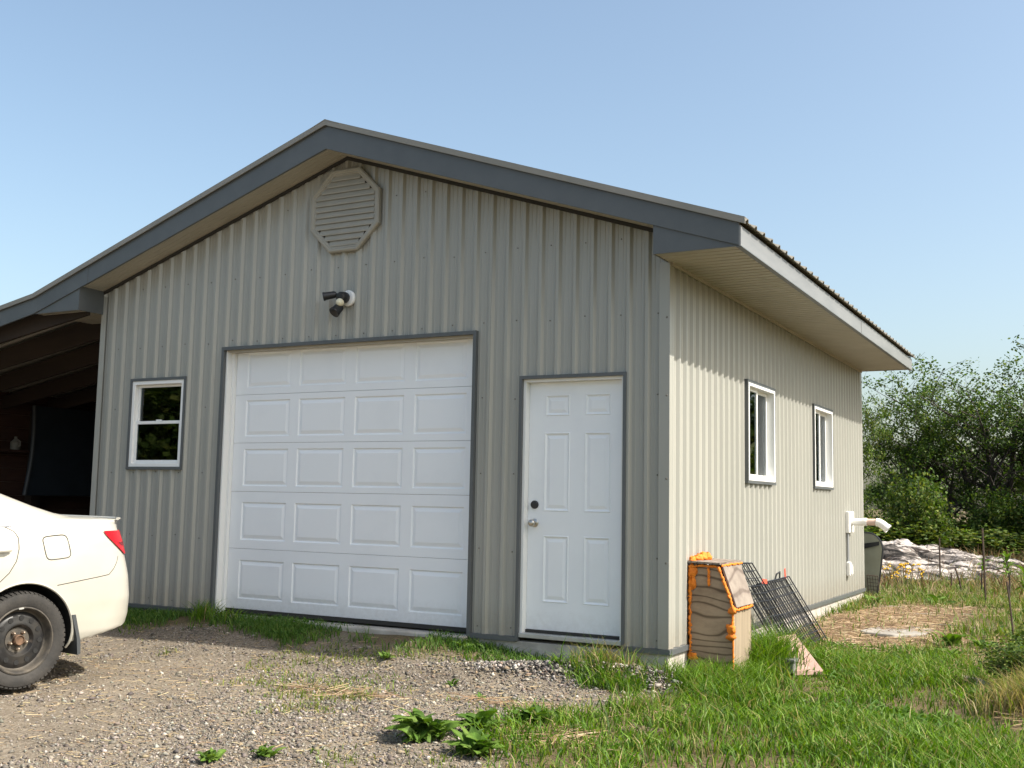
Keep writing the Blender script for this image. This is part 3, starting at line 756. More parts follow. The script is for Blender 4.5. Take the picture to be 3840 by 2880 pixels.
for w in W_FINE:
    F, Rr, Hh, n = sl(w); uc = (F+Rr)/2; a = (Rr-F)/2
    for t in TT:
        u = uc+a*t; cv.append([u, rear_v(u, w), w])
cv = np.array(cv).reshape(len(W_FINE), rowN, 3)
ARCH = .372; AX = [(0.0, .335), (-2.775, .335)]
# wheel arches: drop faces inside the circle and snap the rim onto it
inside = np.zeros(cv.shape[:2], bool); snapped = cv.copy()
for (au, aw) in AX:
    d = np.hypot(cv[:,:,0]-au, cv[:,:,2]-aw); inside |= (d < ARCH)
keepf = []
for i in range(len(W_FINE)-1):
    for j in range(rowN-1):
        q = [(i,j),(i,j+1),(i+1,j+1),(i+1,j)]
        k = sum(inside[a] for a in q)
        if k < 4: keepf.append(q)
used_in = {a for q in keepf for a in q if inside[a]}
for a in used_in:
    u, v, w = cv[a]
    for (au, aw) in AX:
        du, dw = u-au, w-aw; d = math.hypot(du, dw)
        if d < ARCH:
            s_ = ARCH/max(d,1e-6); snapped[a][0] = au+du*s_; snapped[a][2] = max(aw+dw*s_, .2); snapped[a][1] = rear_v(snapped[a][0], snapped[a][2])
for i_ in range(len(W_FINE)):
    for j_ in range(rowN):
        p_ = snapped[i_, j_]
        if p_[0] > .2: p_[2] = max(p_[2], .284+.15*max(0, p_[0]-.43))
mb = MB(cw); idx = {}
for sgn in (1, -1):
    base = len(mb.v)
    mb.v += [cw(p[0], p[1]*sgn, p[2]) for p in snapped.reshape(-1, 3)]
    for q in keepf:
        f_ = tuple(base+a[0]*rowN+a[1] for a in q); mb.f.append(f_ if sgn == 1 else f_[::-1])
top = len(W_FINE)-1
for j in range(rowN-1):     # roof cap and rear/front closing strip are the seam at v = 0 already; close the roof top
    mb.f.append((top*rowN+j, top*rowN+j+1, len(snapped.reshape(-1,3))+top*rowN+j+1, len(snapped.reshape(-1,3))+top*rowN+j))
crpart(mb, 'body', M['carwhite'], smooth=True, angle=38)
b = MB(cw); b.box(-3.3, .55, -.62, .62, .19, .23); crpart(b, 'underbody', M['liner'])
for (au, aw) in AX:
    for sgn in (1, -1):
        b = MB(cw); n = 18; ring = []
        for k in range(n+1):
            a = math.pi*(-.15+1.3*k/n); ring.append((au+ARCH*1.01*math.cos(a), aw+ARCH*1.01*math.sin(a)))
        for (u0, w0), (u1, w1) in zip(ring[:-1], ring[1:]):
            b.quad((u0, sgn*(rear_v(u0, max(w0,.2))-.004), w0), (u1, sgn*(rear_v(u1, max(w1,.2))-.004), w1), (u1, sgn*.55, w1), (u0, sgn*.55, w0))
        b.add([(au, sgn*.56, aw)]+[(u, sgn*.56, w) for u, w in ring], [(0, k+1, k+2) for k in range(n)])
        crpart(b, 'wheel_liner', M['liner'])
        b = MB(cw); pts = []
        for k in range(n*2+1):
            a = math.pi*(-.08+1.16*k/(n*2)); u = au+ARCH*math.cos(a); w = aw+ARCH*math.sin(a)
            if w > .24: pts.append((u, sgn*(rear_v(u, w)-.004), w))
        b.M = lambda x, y, z: (x, y, z); b.tube([cw(*p) for p in pts], .009, 6); crpart(b, 'arch_lip', M['carwhite'], smooth=True)
# surface patches and seams
def surf(u, w, off=0.0, sgn=1): return cw(u, sgn*(rear_v(u, w)+off), w)
def seam(pts, name, r=.0032, m='gap', sgn=1, sub=6):
    P = []
    for (u0, w0), (u1, w1) in zip(pts[:-1], pts[1:]):
        for k in range(sub): t = k/sub; P.append((u0+(u1-u0)*t, w0+(w1-w0)*t))
    P.append(pts[-1]); b = MB(); b.tube([surf(u, w, -.0008, sgn) for u, w in P], r, 5); return crpart(b, name, M[m])
def rounded(cx, cy, ax, ay, shear=0, r=.35, n=28):
    out = []
    for k in range(n+1):
        a = 2*math.pi*k/n; c_, s_ = math.cos(a), math.sin(a); e_ = 2/5.5
        x = abs(c_)**e_*math.copysign(1, c_); y = abs(s_)**e_*math.copysign(1, s_)
        out.append((cx+ax*x+shear*y, cy+ay*y+.008*x))
    return out
seam(rounded(.215,.936,.093,.079,-.018), 'fuel_door_gap', sub=1, r=.0042)
for sg in (1,-1):
    seam([(.225,.678),(.44,.706),(.651,.731),(.70,.77),(.735,.815),(.752,.858)], 'bumper_gap', sgn=sg, r=.0032)
    seam([(-.20,1.10),(-.13,1.068),(-.085,1.045),(-.062,1.005),(-.060,.93),(-.078,.85),(-.125,.775),(-.19,.715)], 'door_gap', sgn=sg)
    seam([(-1.42,1.06),(-1.44,.70),(-1.42,.34)], 'door_gap', sgn=sg); seam([(-2.30,1.02),(-2.36,.70),(-2.32,.36)], 'door_gap', sgn=sg)
def patch(fn, nu, nv, name, m):
    V = [fn(i/nu, j/nv) for i in range(nu+1) for j in range(nv+1)]; b = MB()
    b.add(V, [(i*(nv+1)+j, i*(nv+1)+j+1, (i+1)*(nv+1)+j+1, (i+1)*(nv+1)+j) for i in range(nu) for j in range(nv)])
    return crpart(b, name, M[m], smooth=True)
def gl(pts_lo, pts_hi, w0, w1, sgn, off=.004):
    def fn(i, j):
        w = w0+(w1-w0)*j; ua = pts_lo[0]+(pts_hi[0]-pts_lo[0])*j; ub = pts_lo[1]+(pts_hi[1]-pts_lo[1])*j
        return surf(ua+(ub-ua)*i, w, off, sgn)
    return fn
for sg in (1,-1):
    patch(gl((-2.02,-1.46), (-1.42,-1.30), 1.085, 1.395, sg), 14, 8, 'side_glass', 'carglass')
    patch(gl((-1.40,-.42), (-1.24,-.70), 1.085, 1.395, sg), 14, 8, 'side_glass', 'carglass')
    patch(gl((-.40,-.17), (-.60,-.52), 1.085, 1.30, sg), 6, 6, 'side_glass', 'carglass')
    seam([(-2.06,1.078),(-1.4,1.072),(-.6,1.074),(-.10,1.080)], 'belt_moulding', r=.009, m='chrome', sgn=sg)
def endglass(sign, lo, hi, w0, w1):
    def fn(i, j):
        w = w0+(w1-w0)*j; F, Rr, Hh, n = sl(w); u = (Rr if sign > 0 else F); v = (2*i-1)*Hh*.80
        uc = (F+Rr)/2; a = (Rr-F)/2; m = n*2.0 if sign > 0 else 4.5
        t = (1-(abs(v)/Hh)**2.4)**(1/m); return cw(uc+sign*(a*t+.006), v, w)
    return fn
patch(endglass(1, 0, 0, 1.16, 1.40), 16, 8, 'rear_glass', 'carglass'); patch(endglass(-1, 0, 0, 1.10, 1.40), 16, 8, 'windscreen', 'carglass')
# tail lamps wrap round the rear corner
def lamp(off, w0, w1, l0, l1, vend, sg):
    def fn(i, j):
        w = w0+(w1-w0)*j; F, Rr, Hh, n = sl(w); uc = (F+Rr)/2; a = (Rr-F)/2
        u0 = l0+(l1-l0)*(1-(1-j)**1.35)
        v0 = rear_v(u0, w); v1 = vend
        # walk along v from the side edge to vend round the corner
        th = i; v = v0+(v1-v0)*th**1.6
        t = max(0, 1-(min(v/Hh, 1))**2.4)**(1/(n*2.0)); u = uc+a*t
        if th < 1e-6: u = u0
        nrm = Vector((.6+.4*th, 1-.7*th, 0)).normalized()
        return cw(u+nrm.x*off, sg*(v+nrm.y*off), w)
    return fn
for sg in (1,-1):
    patch(lamp(.010, .868, 1.042, .845, .595, .40, sg), 18, 12, 'tail_light', 'red')
    patch(lamp(.0125, .93, .958, .805, .75, .44, sg), 18, 3, 'tail_light_band', 'redd')
# boot lid spoiler lip
b = MB(); P = []
for k in range(21):
    v = -.76+1.52*k/20; P.append(cw(.910-.20*abs(v/.80)**5, v, 1.126))
b.tube(P, .013, 6, flat=.8); crpart(b, 'spoiler_lip', M['carwhite'], smooth=True)
b = MB(); b.M = cw; b.box(1.100, 1.112, -.26, .26, .58, .70); crpart(b, 'number_plate', M['dirtywhite'])
for sg in (1,-1):
    b = MB(); b.tube([surf(-.30, .918, .002, sg), surf(-.28, .921, .028, sg), surf(-.16, .925, .030, sg), surf(-.125, .926, .012, sg)], .013, 8); crpart(b, 'door_handle', M['carwhite'], smooth=True)
    b = MB(); b.M = cw; b.prism([(.355, sg*.66, .46), (.362, sg*.893, .46), (.400, sg*.888, .315), (.418, sg*.882, .19), (.410, sg*.66, .19)], (.016, 0, 0)); crpart(b, 'mud_flap', M['flap'], bevel=.004)
    b = MB(); b.M = cw; b.prism([(.350, sg*.893, .47), (.378, sg*.893, .47), (.430, sg*.886, .285), (.438, sg*.882, .20), (.414, sg*.882, .19), (.398, sg*.888, .31)], (0, sg*.008, 0)); crpart(b, 'flap_flange', M['flap'])
    b = MB(); b.M = cw; b.box(-3.66, -3.50, sg*.45-.17, sg*.45+.17, .66, .78); crpart(b, 'headlight', M['chrome'], bevel=.03)
# wheels
def wheel(u, sgn):
    c0 = Vector(cw(u, sgn*(HALF-.012), .326)); axv = (Vector(cw(0,1,0))-Vector(cw(0,0,0)))*sgn
    w = empty('wheel', c0-CAR0, parent=car)
    O = (0,0,0); ax = tuple(axv)
    b = MB(); R0 = .326
    b.lathe([(.208,-.185),(.225,-.20),(.27,-.212),(.300,-.205),(.311,-.190),(.314,-.16),(.315,-.10),(.314,-.04),(.309,-.012),(.300,.002),(.285,.006),(.265,.006),(.236,.0),(.222,-.006),(.210,-.016)], O, ax, 64, cap=False)
    ref = axv.cross(Vector((0,0,1))).normalized(); up = axv.cross(ref)
    for k in range(60):                         # shoulder tread blocks
        a = 2*math.pi*k/60; a2 = a+.072
        for (h0, h1) in ((-.052, -.004), (-.12,-.062), (-.20,-.14)):
            pr = []
            for aa in (a, a2):
                e = ref*math.cos(aa)+up*math.sin(aa)
                ra = R0 if h1 < -.03 else R0-.012
                pr.append([e*.310+axv*h0, e*R0+axv*h0, e*ra+axv*h1, e*.300+axv*h1])
            q = [tuple(p) for p in pr[0]+pr[1]]
            b.add(q, [(0,1,2,3),(7,6,5,4),(1,5,6,2),(2,6,7,3),(0,4,5,1)])
    b.build('tyre', M['tyre'], w, smooth=True, angle=35)
    b = MB(); b.lathe([(.214,-.012),(.222,-.004),(.222,.001),(.214,.003),(.207,-.004),(.203,-.020),(.197,-.045),(.190,-.056),(.184,-.058)], O, ax, 64, cap=False); b.build('rim_lip', M['rimdust'], w, smooth=True)
    b = MB(); b.lathe([(.188,-.058),(.178,-.052),(.165,-.042),(.152,-.039),(.126,-.040),(.112,-.034),(.102,-.036),(.090,-.056),(.082,-.064),(.050,-.066),(.036,-.060),(.030,-.058)], O, ax, 64, cap=False); b.build('rim', M['rim'], w, smooth=True)
    b = MB()
    for k in range(12):
        a = 2*math.pi*(k+.5)/12+.2; e = ref*math.cos(a)+up*math.sin(a)
        b.lathe([(.0175,-.001),(.0175,.004),(.0005,.0045)], tuple(e*.146+axv*-.040), ax, 12)
    b.build('vent_holes', M['liner'], w)['kind'] = 'stuff'
    b = MB(); b.lathe([(.036,-.064),(.036,-.030),(.030,-.024),(.027,-.030),(.002,-.034)], O, ax, 24); b.build('hub_cap', M['rust'], w, smooth=True)
    b = MB(); b.lathe([(.083,-.0655),(.083,-.061),(.03,-.060)], O, ax, 32, cap=False); b.build('hub_face', M['rimdust'], w)
    for k in range(5):
        a = 2*math.pi*k/5+.33; e = ref*math.cos(a)+up*math.sin(a); p = e*.057+axv*-.064
        b = MB(); b.lathe([(.013,0),(.013,.016),(.010,.026),(.006,.034),(.001,.036)], tuple(p), ax, 6); b.build('lug_nut', M['nut'], w, smooth=False)
    b = MB(); e = up*-1 if up.z < 0 else up; e = (e*.985+ref*.10).normalized(); sv = axv.cross(e)
    p = e*.212+axv*.002; b.add([tuple(p+sv*x+e*y+axv*z) for z in (0,.006) for x, y in ((-.017,-.004),(.017,-.004),(.017,.006),(-.017,.006))], [(0,1,2,3),(4,5,6,7),(0,1,5,4),(1,2,6,5),(2,3,7,6),(3,0,4,7)])
    b.build('balance_weight', M['alu'], w)
    return w
for u in (0.0, -2.775):
    for sg in (1, -1): wheel(u, sg)

# ------------------------------------------------------------------ plywood box sealed with orange foam
def wood(name, c1, c2, c3, scale, dist, stretch, rough=.85, axis='Z'):
    m = mat(name, c1, rough, 0, .2); v = coords(m, stretch)
    w = nd(m, 'ShaderNodeTexWave', Scale=scale, Distortion=dist, Detail=2.0); w.bands_direction = axis
    w.inputs['Detail Scale'].default_value = 1.1; w.inputs['Detail Roughness'].default_value = .30; lk(m, v, w.inputs['Vector'])
    n2 = nd(m, 'ShaderNodeTexNoise', Scale=5, Detail=8, Roughness=.7); lk(m, v, n2.inputs['Vector'])
    r = ramp(m, w.outputs['Fac'], [(.03,c3), (.13,c2), (.42,c1)])
    r2 = ramp(m, n2.outputs[0], [(.32,(.62,.60,.60)), (.62,(1,1,1))])
    mx = nd(m, 'ShaderNodeMix', data_type='RGBA', blend_type='MULTIPLY'); mx.inputs[0].default_value = 1; lk(m, r.outputs[0], mx.inputs[6]); lk(m, r2.outputs[0], mx.inputs[7])
    lk(m, mx.outputs[2], bsdf(m).inputs['Base Color']); return m
M['ply'] = wood('weathered_plywood', (.36,.265,.185), (.31,.225,.155), (.15,.105,.072), 3.4, 12, (.55,.55,1.35))
M['plytop'] = wood('grey_plywood', (.27,.23,.195), (.24,.20,.17), (.16,.13,.11), 3.0, 5, (2,1,1), axis='X')
M['board'] = wood('grey_board', (.36,.295,.21), (.30,.24,.17), (.19,.15,.105), 9, 5, (1,1,.10), axis='Y')
M['foam'] = mottled('orange_foam', (.60,.15,.008), (.76,.225,.012), 18, .75, .6, 30)
BX0, BX1 = .035, .374; BY0, BY1 = .40, .87; BZ = -.42
pb = empty('plywood_box', (.2, .62, BZ), 'weathered plywood box with sloped lid sealed by orange foam at the corner', 'box')
PB0 = Vector((.2, .62, BZ))
def bpart(mb, name, m, **kw): o = mb.build(name, m, pb, **kw); o.location = -PB0; return o
kt, kbm, tz = .26, .297, .596
b = MB(); b.prism([(BX0,BY0,BZ),(BX1,BY0,BZ),(BX1,BY0,kbm),(kt,BY0,tz),(BX0,BY0,tz)], (0,.014,0)); bpart(b, 'front_panel', M['ply'])
b = MB(); b.prism([(BX0,BY1-.016,BZ),(BX1,BY1-.016,BZ),(BX1,BY1-.016,kbm),(kt,BY1-.016,tz),(BX0,BY1-.016,tz)], (0,.014,0)); bpart(b, 'back_panel', M['ply'])
b = MB(); b.box(BX1-.016,BX1+.002,BY0+.0145,BY1-.02,BZ,kbm-.004); bpart(b, 'side_board', M['board'])
b = MB(); b.prism([(BX1+.010,BY0+.018,kbm-.012),(BX1+.010,BY1,kbm-.012),(kt+.012,BY1,tz+.004),(kt+.012,BY0+.018,tz+.004)], (.013,0,.007)); bpart(b, 'sloped_lid', M['plytop'])
b = MB(); b.prism([(.03,BY0-.028,tz+.014),(kt+.02,BY0-.028,tz+.008),(kt+.02,BY1+.05,tz+.008),(.03,BY1+.05,tz+.014)], (0,0,.014)); bpart(b, 'top_board', M['plytop'])
rf = random.Random(11)
def bead(path, r, jit=.006, step=.012):
    P = [Vector(p) for p in path]; out = []; rad = []
    for a, c in zip(P[:-1], P[1:]):
        n = max(2, int((c-a).length/step))
        for k in range(n):
            q = a+(c-a)*(k/n)+Vector((rf.uniform(-jit,jit), rf.uniform(-jit,jit), rf.uniform(-jit,jit))); out.append(q); rad.append(r*rf.uniform(.65,1.45))
    out.append(P[-1]); rad.append(r*.8); return out, rad
def blob(b, c, r, seed=0, sq=(1,1,1)):
    g = random.Random(seed); n, m = 12, 8; vs = []; fs = []
    ph = [g.uniform(0,6) for _ in range(6)]
    for i in range(m+1):
        th = math.pi*i/m
        for k in range(n):
            a = 2*math.pi*k/n
            rr = r*(1+.22*math.sin(3*a+ph[0])*math.sin(2*th+ph[1])+.16*math.sin(5*a+ph[2]+3*th)+.12*math.sin(4*th+ph[3]))
            vs.append((c[0]+rr*math.sin(th)*math.cos(a)*sq[0], c[1]+rr*math.sin(th)*math.sin(a)*sq[1], c[2]+rr*math.cos(th)*sq[2]))
    for i in range(m):
        for k in range(n): fs.append((i*n+k, i*n+(k+1)%n, i*n+n+(k+1)%n, i*n+n+k))
    b.add(vs, fs)
def foam(path, r, **kw):
    b = MB(); p, rd = bead(path, r*.8, **kw); b.tube(p, rd, 8, flat=.8); bpart(b, 'foam_bead', M['foam'], smooth=True, angle=80)
yf = BY0-.004
foam([(BX0+.002,yf,-.10),(BX0,yf,.25),(BX0+.004,yf,.59)], .017)
foam([(BX0,yf-.004,.585),(.15,yf,.590),(kt-.01,yf,.585)], .014)
foam([(kt,yf,.585),(kt+.05,yf,.46),(kt+.10,yf,.34),(BX1+.002,yf,kbm-.02)], .014)
foam([(BX1+.004,yf,kbm-.02),(BX1-.004,yf,.20),(BX1-.002,yf,.06)], .016)
foam([(BX1,yf,.06),(BX1,yf,-.10),(BX1+.002,yf,-.36)], .0095, jit=.002)
foam([(BX1+.014,BY0+.01,kbm-.026),(BX1+.016,.64,kbm-.026),(BX1+.014,BY1-.01,kbm-.024)], .013)
foam([(kt+.03,BY0,.595),(kt+.03,.65,.597),(kt+.03,BY1+.02,.597)], .011)
foam([(.185,yf,.575),(.186,yf,.50),(.187,yf,.44)], .013, jit=.002)
b = MB(); blob(b, (.055,BY0-.004,.54), .034, 1, (1,.5,1.6)); blob(b, (.06,BY0-.004,.46), .028, 2, (1,.5,1.6)); blob(b, (BX1-.016,BY0-.006,.13), .030, 3, (1.1,.7,1.2)); blob(b, (BX1-.014,BY0-.006,.075), .026, 4, (1.5,.7,1)); blob(b, (BX1-.004,BY0-.004,kbm-.03), .026, 5, (1.2,.8,1)); blob(b,(.06,BY0,-.09),.03,9,(1.4,.5,.8))
bpart(b, 'foam_seal', M['foam'], smooth=True, angle=80)['kind'] = 'stuff'
b = MB()
for k, (x, y, r) in enumerate([(.045,.43,.035),(.05,.50,.038),(.05,.57,.046),(.055,.65,.058),(.06,.73,.052),(.05,.80,.035),(.085,.68,.04),(.04,.46,.028)]): blob(b, (x, y, .622+r*.36), r*.82, k+20, (.9,1.1,.75))
bpart(b, 'foam_lump', M['foam'], smooth=True, angle=80)['kind'] = 'stuff'

# ------------------------------------------------------------------ folded wire crates leaning on the wall
M['wire'] = mat('black_wire', (.012,.012,.013), .45, .2)
M['redtag'] = mat('red_tag', (.70,.09,.05), .5)
def wire_panel(A, Bv, Cv, n1, n2, r=.0034, fr=.0062):
    """A corner, Bv edge along the top, Cv edge down"""
    A, Bv, Cv = map(Vector, (A, Bv, Cv)); b = MB()
    for k in range(n1+1): p = A+Bv*(k/n1); b.tube([p, p+Cv], fr if k in (0, n1) else r, 4, cap=False)
    for k in range(n2+1): p = A+Cv*(k/n2); b.tube([p, p+Bv], fr if k in (0, n2) else r, 4, cap=False)
    return b
def crate(name, label, A, Bv, Cv, n1, n2, layers, gap, seed):
    g = random.Random(seed); A = Vector(A); nrm = Vector(Bv).cross(Vector(Cv)).normalized()
    if nrm.x < 0: nrm = -nrm
    root = empty(name, A+Vector(Cv), label, 'crate', 'folded wire crates against the side wall')
    for L in range(layers):
        off = nrm*(gap*L) + Vector((0, g.uniform(-.02,.02), g.uniform(-.015,.01)))
        o = wire_panel(A+off, Bv, Cv, n1-(L % 2)*3, n2+(L % 2)*2).build('wire_panel', M['wire'], root); o.location = -(A+Vector(Cv)); o['kind'] = 'stuff'
    return root, nrm
A1 = (.05, 1.30, .56); B1 = (.0, .62, -.02); C1 = (.40, .36, -.83)
c1, n_1 = crate('wire_crate', 'smaller black wire crate right behind the plywood box', A1, B1, C1, 9, 11, 2, .03, 1)
A2 = (.075, 1.90, .335); B2 = (.02, 1.05, .015); C2 = (.345, .16, -.63)
c2, n_2 = crate('wire_crate', 'larger black wire crate with handle, farther from the plywood box', A2, B2, C2, 15, 9, 3, .026, 2)
o = Vector(A2)+Vector(C2)
b = MB(); p = Vector(A2)+Vector(B2)*.62+n_2*.03; b.tube([p, p+Vector((.01,.02,.06)), p+Vector((.01,.14,.075)), p+Vector((0,.17,.005))], .008, 6); q = b.build('handle', M['black'], c2); q.location = -o
b = MB(); p = Vector(A2)+Vector(B2)*.96+n_2*.02; b.prism([p, p+Vector((0,.05,.0)), p+Vector((0,.02,.10)), p+Vector((0,-.015,.09))], (.004,0,0)); q = b.build('red_tag', M['redtag'], c2); q.location = -o
b = MB(); p = Vector(A2)+Vector(B2)*.16+n_2*.05; b.prism([p, p+Vector((.01,.14,-.012)), p+Vector((.01,.13,.03)), p+Vector((0,.03,.04))], (.004,0,0)); q = b.build('red_tag', M['redtag'], c2); q.location = -o

# ------------------------------------------------------------------ pinkish slab and grey planter by the crates
M['pink'] = mottled('faded_pink_paint', (.33,.20,.165), (.43,.29,.24), 9, .8, .3, 40)
M['planter'] = mottled('grey_plastic', (.13,.135,.13), (.18,.18,.17), 6, .6)
ps = empty('pink_board', (.5, 1.7, -.28), 'faded pink board lying slanted in the grass by the crates', 'board')
pts = [Vector((.42,1.42,-.02)), Vector((.50,1.74,-.02)), Vector((.87,1.13,-.215)), Vector((.70,.98,-.215))]
b = MB(); b.prism(pts, (-.012,-.018,-.035)); q = b.build('plank', M['pink'], ps, bevel=.004); q.location = (-.5,-1.7,.28)
gp = empty('grey_tray', (.60, 1.00, -.24), 'small grey plastic tray under the pink board', 'tray')
b = MB(); b.box(-.075,.085,-.05,.06,0,.11); b.build('tray_body', M['planter'], gp, bevel=.01)
b = MB(); b.box(-.085,.095,-.06,.07,.085,.112); b.build('rim', M['planter'], gp, bevel=.006)

# ------------------------------------------------------------------ rock outcrop
def rock_mesh():
    nu, nv = 150, 90
    U, V = np.meshgrid(np.linspace(0, 1, nu), np.linspace(0, 1, nv))
    x = -2.6 + 4.6*U; y = 10.3 + 5.2*V + 1.9*U
    ridge = np.interp(U, [0,.2,.42,.6,.8,1], [.26,.43,.44,.34,.23,.0])
    prof = np.interp(V, [0,.08,.25,.5,.75,1], [-.12,.10,.45,.8,1.0,.55])
    n1, n2, n3 = Noise(21, 5, 1.6), Noise(22, 5, 5.0), Noise(23, 3, 1.0)
    # long tilted strata
    st = (y*.85 + x*.30 + .22*n3(x, y))*1.5
    saw = (st % 1.0); strata = np.where(saw < .82, saw/.82, (1-saw)/.18); hid = sstep(-.2, .5, n3(x*1.7, y*1.3))
    st2 = (y*.95+x*.42+.16*n1(x, y))*3.6; saw2 = st2 % 1.0
    z = -.16 + ridge*prof*(1+.30*n1(x, y)) + .13*strata*prof*(.4+.6*hid) + .07*np.abs(saw2-.5)*prof + .05*n2(x, y) - .10*np.exp(-(np.minimum(saw2, 1-saw2)/.10)**2)*prof
    crack = np.exp(-(np.minimum(saw, 1-saw)/.06)**2)*.0 
    idx = np.arange(nu*nv).reshape(nv, nu)
    F = np.stack([idx[:-1,:-1].ravel(), idx[:-1,1:].ravel(), idx[1:,1:].ravel(), idx[1:,:-1].ravel()], 1)
    return np.stack([x.ravel(), y.ravel(), z.ravel()], 1), F
rm = mat('pale_bedrock', (.6,.52,.46), .85, 0, .3)
v = coords(rm, (.55,1.5,3.0)); a1 = nd(rm, 'ShaderNodeTexNoise', Scale=1.6, Detail=7, Roughness=.65, Distortion=.6); lk(rm, v, a1.inputs['Vector'])
a2 = nd(rm, 'ShaderNodeTexNoise', Scale=7, Detail=8, Roughness=.7); lk(rm, v, a2.inputs['Vector'])
r1 = ramp(rm, a1.outputs[0], [(.40,(.05,.045,.04)), (.47,(.14,.12,.105)), (.52,(.44,.39,.355)), (.66,(.54,.49,.455)), (.78,(.43,.30,.26))])
r2 = ramp(rm, a2.outputs[0], [(.40,(.07,.06,.055)), (.47,(1,1,1))])
mxr = nd(rm, 'ShaderNodeMix', data_type='RGBA', blend_type='MULTIPLY'); mxr.inputs[0].default_value = .8; lk(rm, r1.outputs[0], mxr.inputs[6]); lk(rm, r2.outputs[0], mxr.inputs[7]); 
vc_ = nd(rm, 'ShaderNodeTexVoronoi', Scale=1.5, feature='DISTANCE_TO_EDGE'); mpv = coords(rm, (.75,1.25,3.2)); nz_ = nd(rm, 'ShaderNodeTexNoise', Scale=2.5, Detail=4); lk(rm, mpv, nz_.inputs['Vector']); mv_ = nd(rm, 'ShaderNodeMix', data_type='RGBA'); mv_.inputs[0].default_value = .22; lk(rm, mpv, mv_.inputs[6]); lk(rm, nz_.outputs['Color'], mv_.inputs[7]); lk(rm, mv_.outputs[2], vc_.inputs['Vector'])
rc_ = ramp(rm, vc_.outputs['Distance'], [(.02,(.06,.05,.045)), (.10,(1,1,1))]); mc_ = nd(rm, 'ShaderNodeMix', data_type='RGBA', blend_type='MULTIPLY'); mc_.inputs[0].default_value = 1; lk(rm, mxr.outputs[2], mc_.inputs[6]); lk(rm, rc_.outputs[0], mc_.inputs[7]); lk(rm, mc_.outputs[2], bsdf(rm).inputs['Base Color'])
bb = nd(rm, 'ShaderNodeBump', Strength=.8, Distance=.05); lk(rm, a2.outputs[0], bb.inputs['Height']); lk(rm, bb.outputs[0], bsdf(rm).inputs['Normal'])
V_, F_ = rock_mesh(); rock = np_mesh('rock_outcrop', V_, F_, rm)
tag(rock, 'low pale pink-white bedrock outcrop below the trees', 'rock')
# flat stone in the straw
b = MB(); g = random.Random(7); poly = []
for k in range(14):
    a = 2*math.pi*k/14; poly.append((.95+.34*math.cos(a)*g.uniform(.8,1.15)+.05*math.sin(a), 4.15+.55*math.sin(a)*g.uniform(.8,1.15), Hs(.95, 4.15)-.03))
b.prism(poly, (0,0,.055)); M['slate'] = mottled('pale_flat_stone', (.22,.20,.175), (.32,.295,.26), 5, .9, .4, 25)
fs = b.build('flat_stone', M['slate'], bevel=.02); tag(fs, 'flat pale stone half sunk in the straw by the side wall', 'stone')

# ------------------------------------------------------------------ scattered ground cover (meshes built with numpy)
rng = np.random.default_rng(12)
def sample(x0, x1, y0, y1, n, maskf, margin=.16):
    x = rng.uniform(x0, x1, n); y = rng.uniform(y0, y1, n)
    keep = ~inside_building(x, y)
    x, y = x[keep], y[keep]
    k = rng.uniform(0, 1, len(x)) < maskf(x, y); x, y = x[k], y[k]
    z = H(x, y); P = np.stack([x, y, z], 1); v, d = in_view(P, margin)
    return P[v], d[v]
def blades(P, hgt, wid, lean, cols, curl=.5):
    n = len(P); a = rng.uniform(0, 2*np.pi, n); dirv = np.stack([np.cos(a), np.sin(a), np.zeros(n)], 1)
    fa = rng.uniform(0, 2*np.pi, n); sd_ = np.stack([np.cos(fa), np.sin(fa), np.zeros(n)], 1)
    h = hgt[:, None]; w = wid[:, None]; L = (lean*rng.uniform(.2, 1.3, n))[:, None]
    up = np.array([[0, 0, 1.0]])
    p0 = P - up*.01; p1 = P + up*h*.55 + dirv*L*h*.28; p2 = P + up*h*(1-.25*L*curl) + dirv*L*h*.95
    V = np.stack([p0-sd_*w*.5, p0+sd_*w*.5, p1-sd_*w*.42, p1+sd_*w*.42, p2], 1).reshape(-1, 3)
    b_ = np.arange(n)*5
    F = np.concatenate([np.stack([b_, b_+1, b_+3], 1), np.stack([b_, b_+3, b_+2], 1), np.stack([b_+2, b_+3, b_+4], 1)])
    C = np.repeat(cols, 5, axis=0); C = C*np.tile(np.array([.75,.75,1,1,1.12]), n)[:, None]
    return V, F, C
def pal(n, colors, w, jit=.18):
    c = np.array(colors)[rng.choice(len(colors), n, p=np.array(w)/sum(w))]
    return np.clip(c*rng.uniform(1-jit, 1+jit, (n, 1))*rng.uniform(.94, 1.06, (n, 3)), 0, 1)
M['grass'] = col_attr('grass_blade', .55, .35); M['dry'] = col_attr('dry_blade', .75, .15); M['leaf'] = col_attr('leaf', .6, .28, .2)
GREEN = [(.070,.150,.010), (.105,.20,.014), (.17,.265,.035), (.040,.085,.008), (.23,.22,.06), (.30,.24,.11)]
# lush grass right of the gravel
P, d = sample(-1.6, 4.2, -4.6, 3.2, 230000, lambda x, y: np.clip(m_grass(x, y)*sstep(4.4, 2.0, y+.2*x)*(x > -1.5)*(1-.5*sstep(-.5,-2.5,y)*sstep(.9,-.2,x))*((y < -.35) | (x > 0)), 0, 1))
n = len(P); hh = (.045+.075*rng.random(n)**1.4)*(1+.5*nB(P[:,0]*.7, P[:,1]*.7))
hh = np.clip(hh, .03, .2); near_wall = np.exp(-((P[:,0]-.30)/.45)**2)*((P[:,1] > -.1) & (P[:,1] < 3.0)); hh = hh*(1+.75*near_wall*rng.random(n)); hh = hh*(1-.88*np.exp(-(((P[:,0]-.78)/.38)**2+((P[:,1]-.72)/.72)**2)**2))
V, F, C = blades(P, hh, .0055+.0055*rng.random(n), 1.05, pal(n, GREEN, [5,6,4,4,1.5,1.0]))
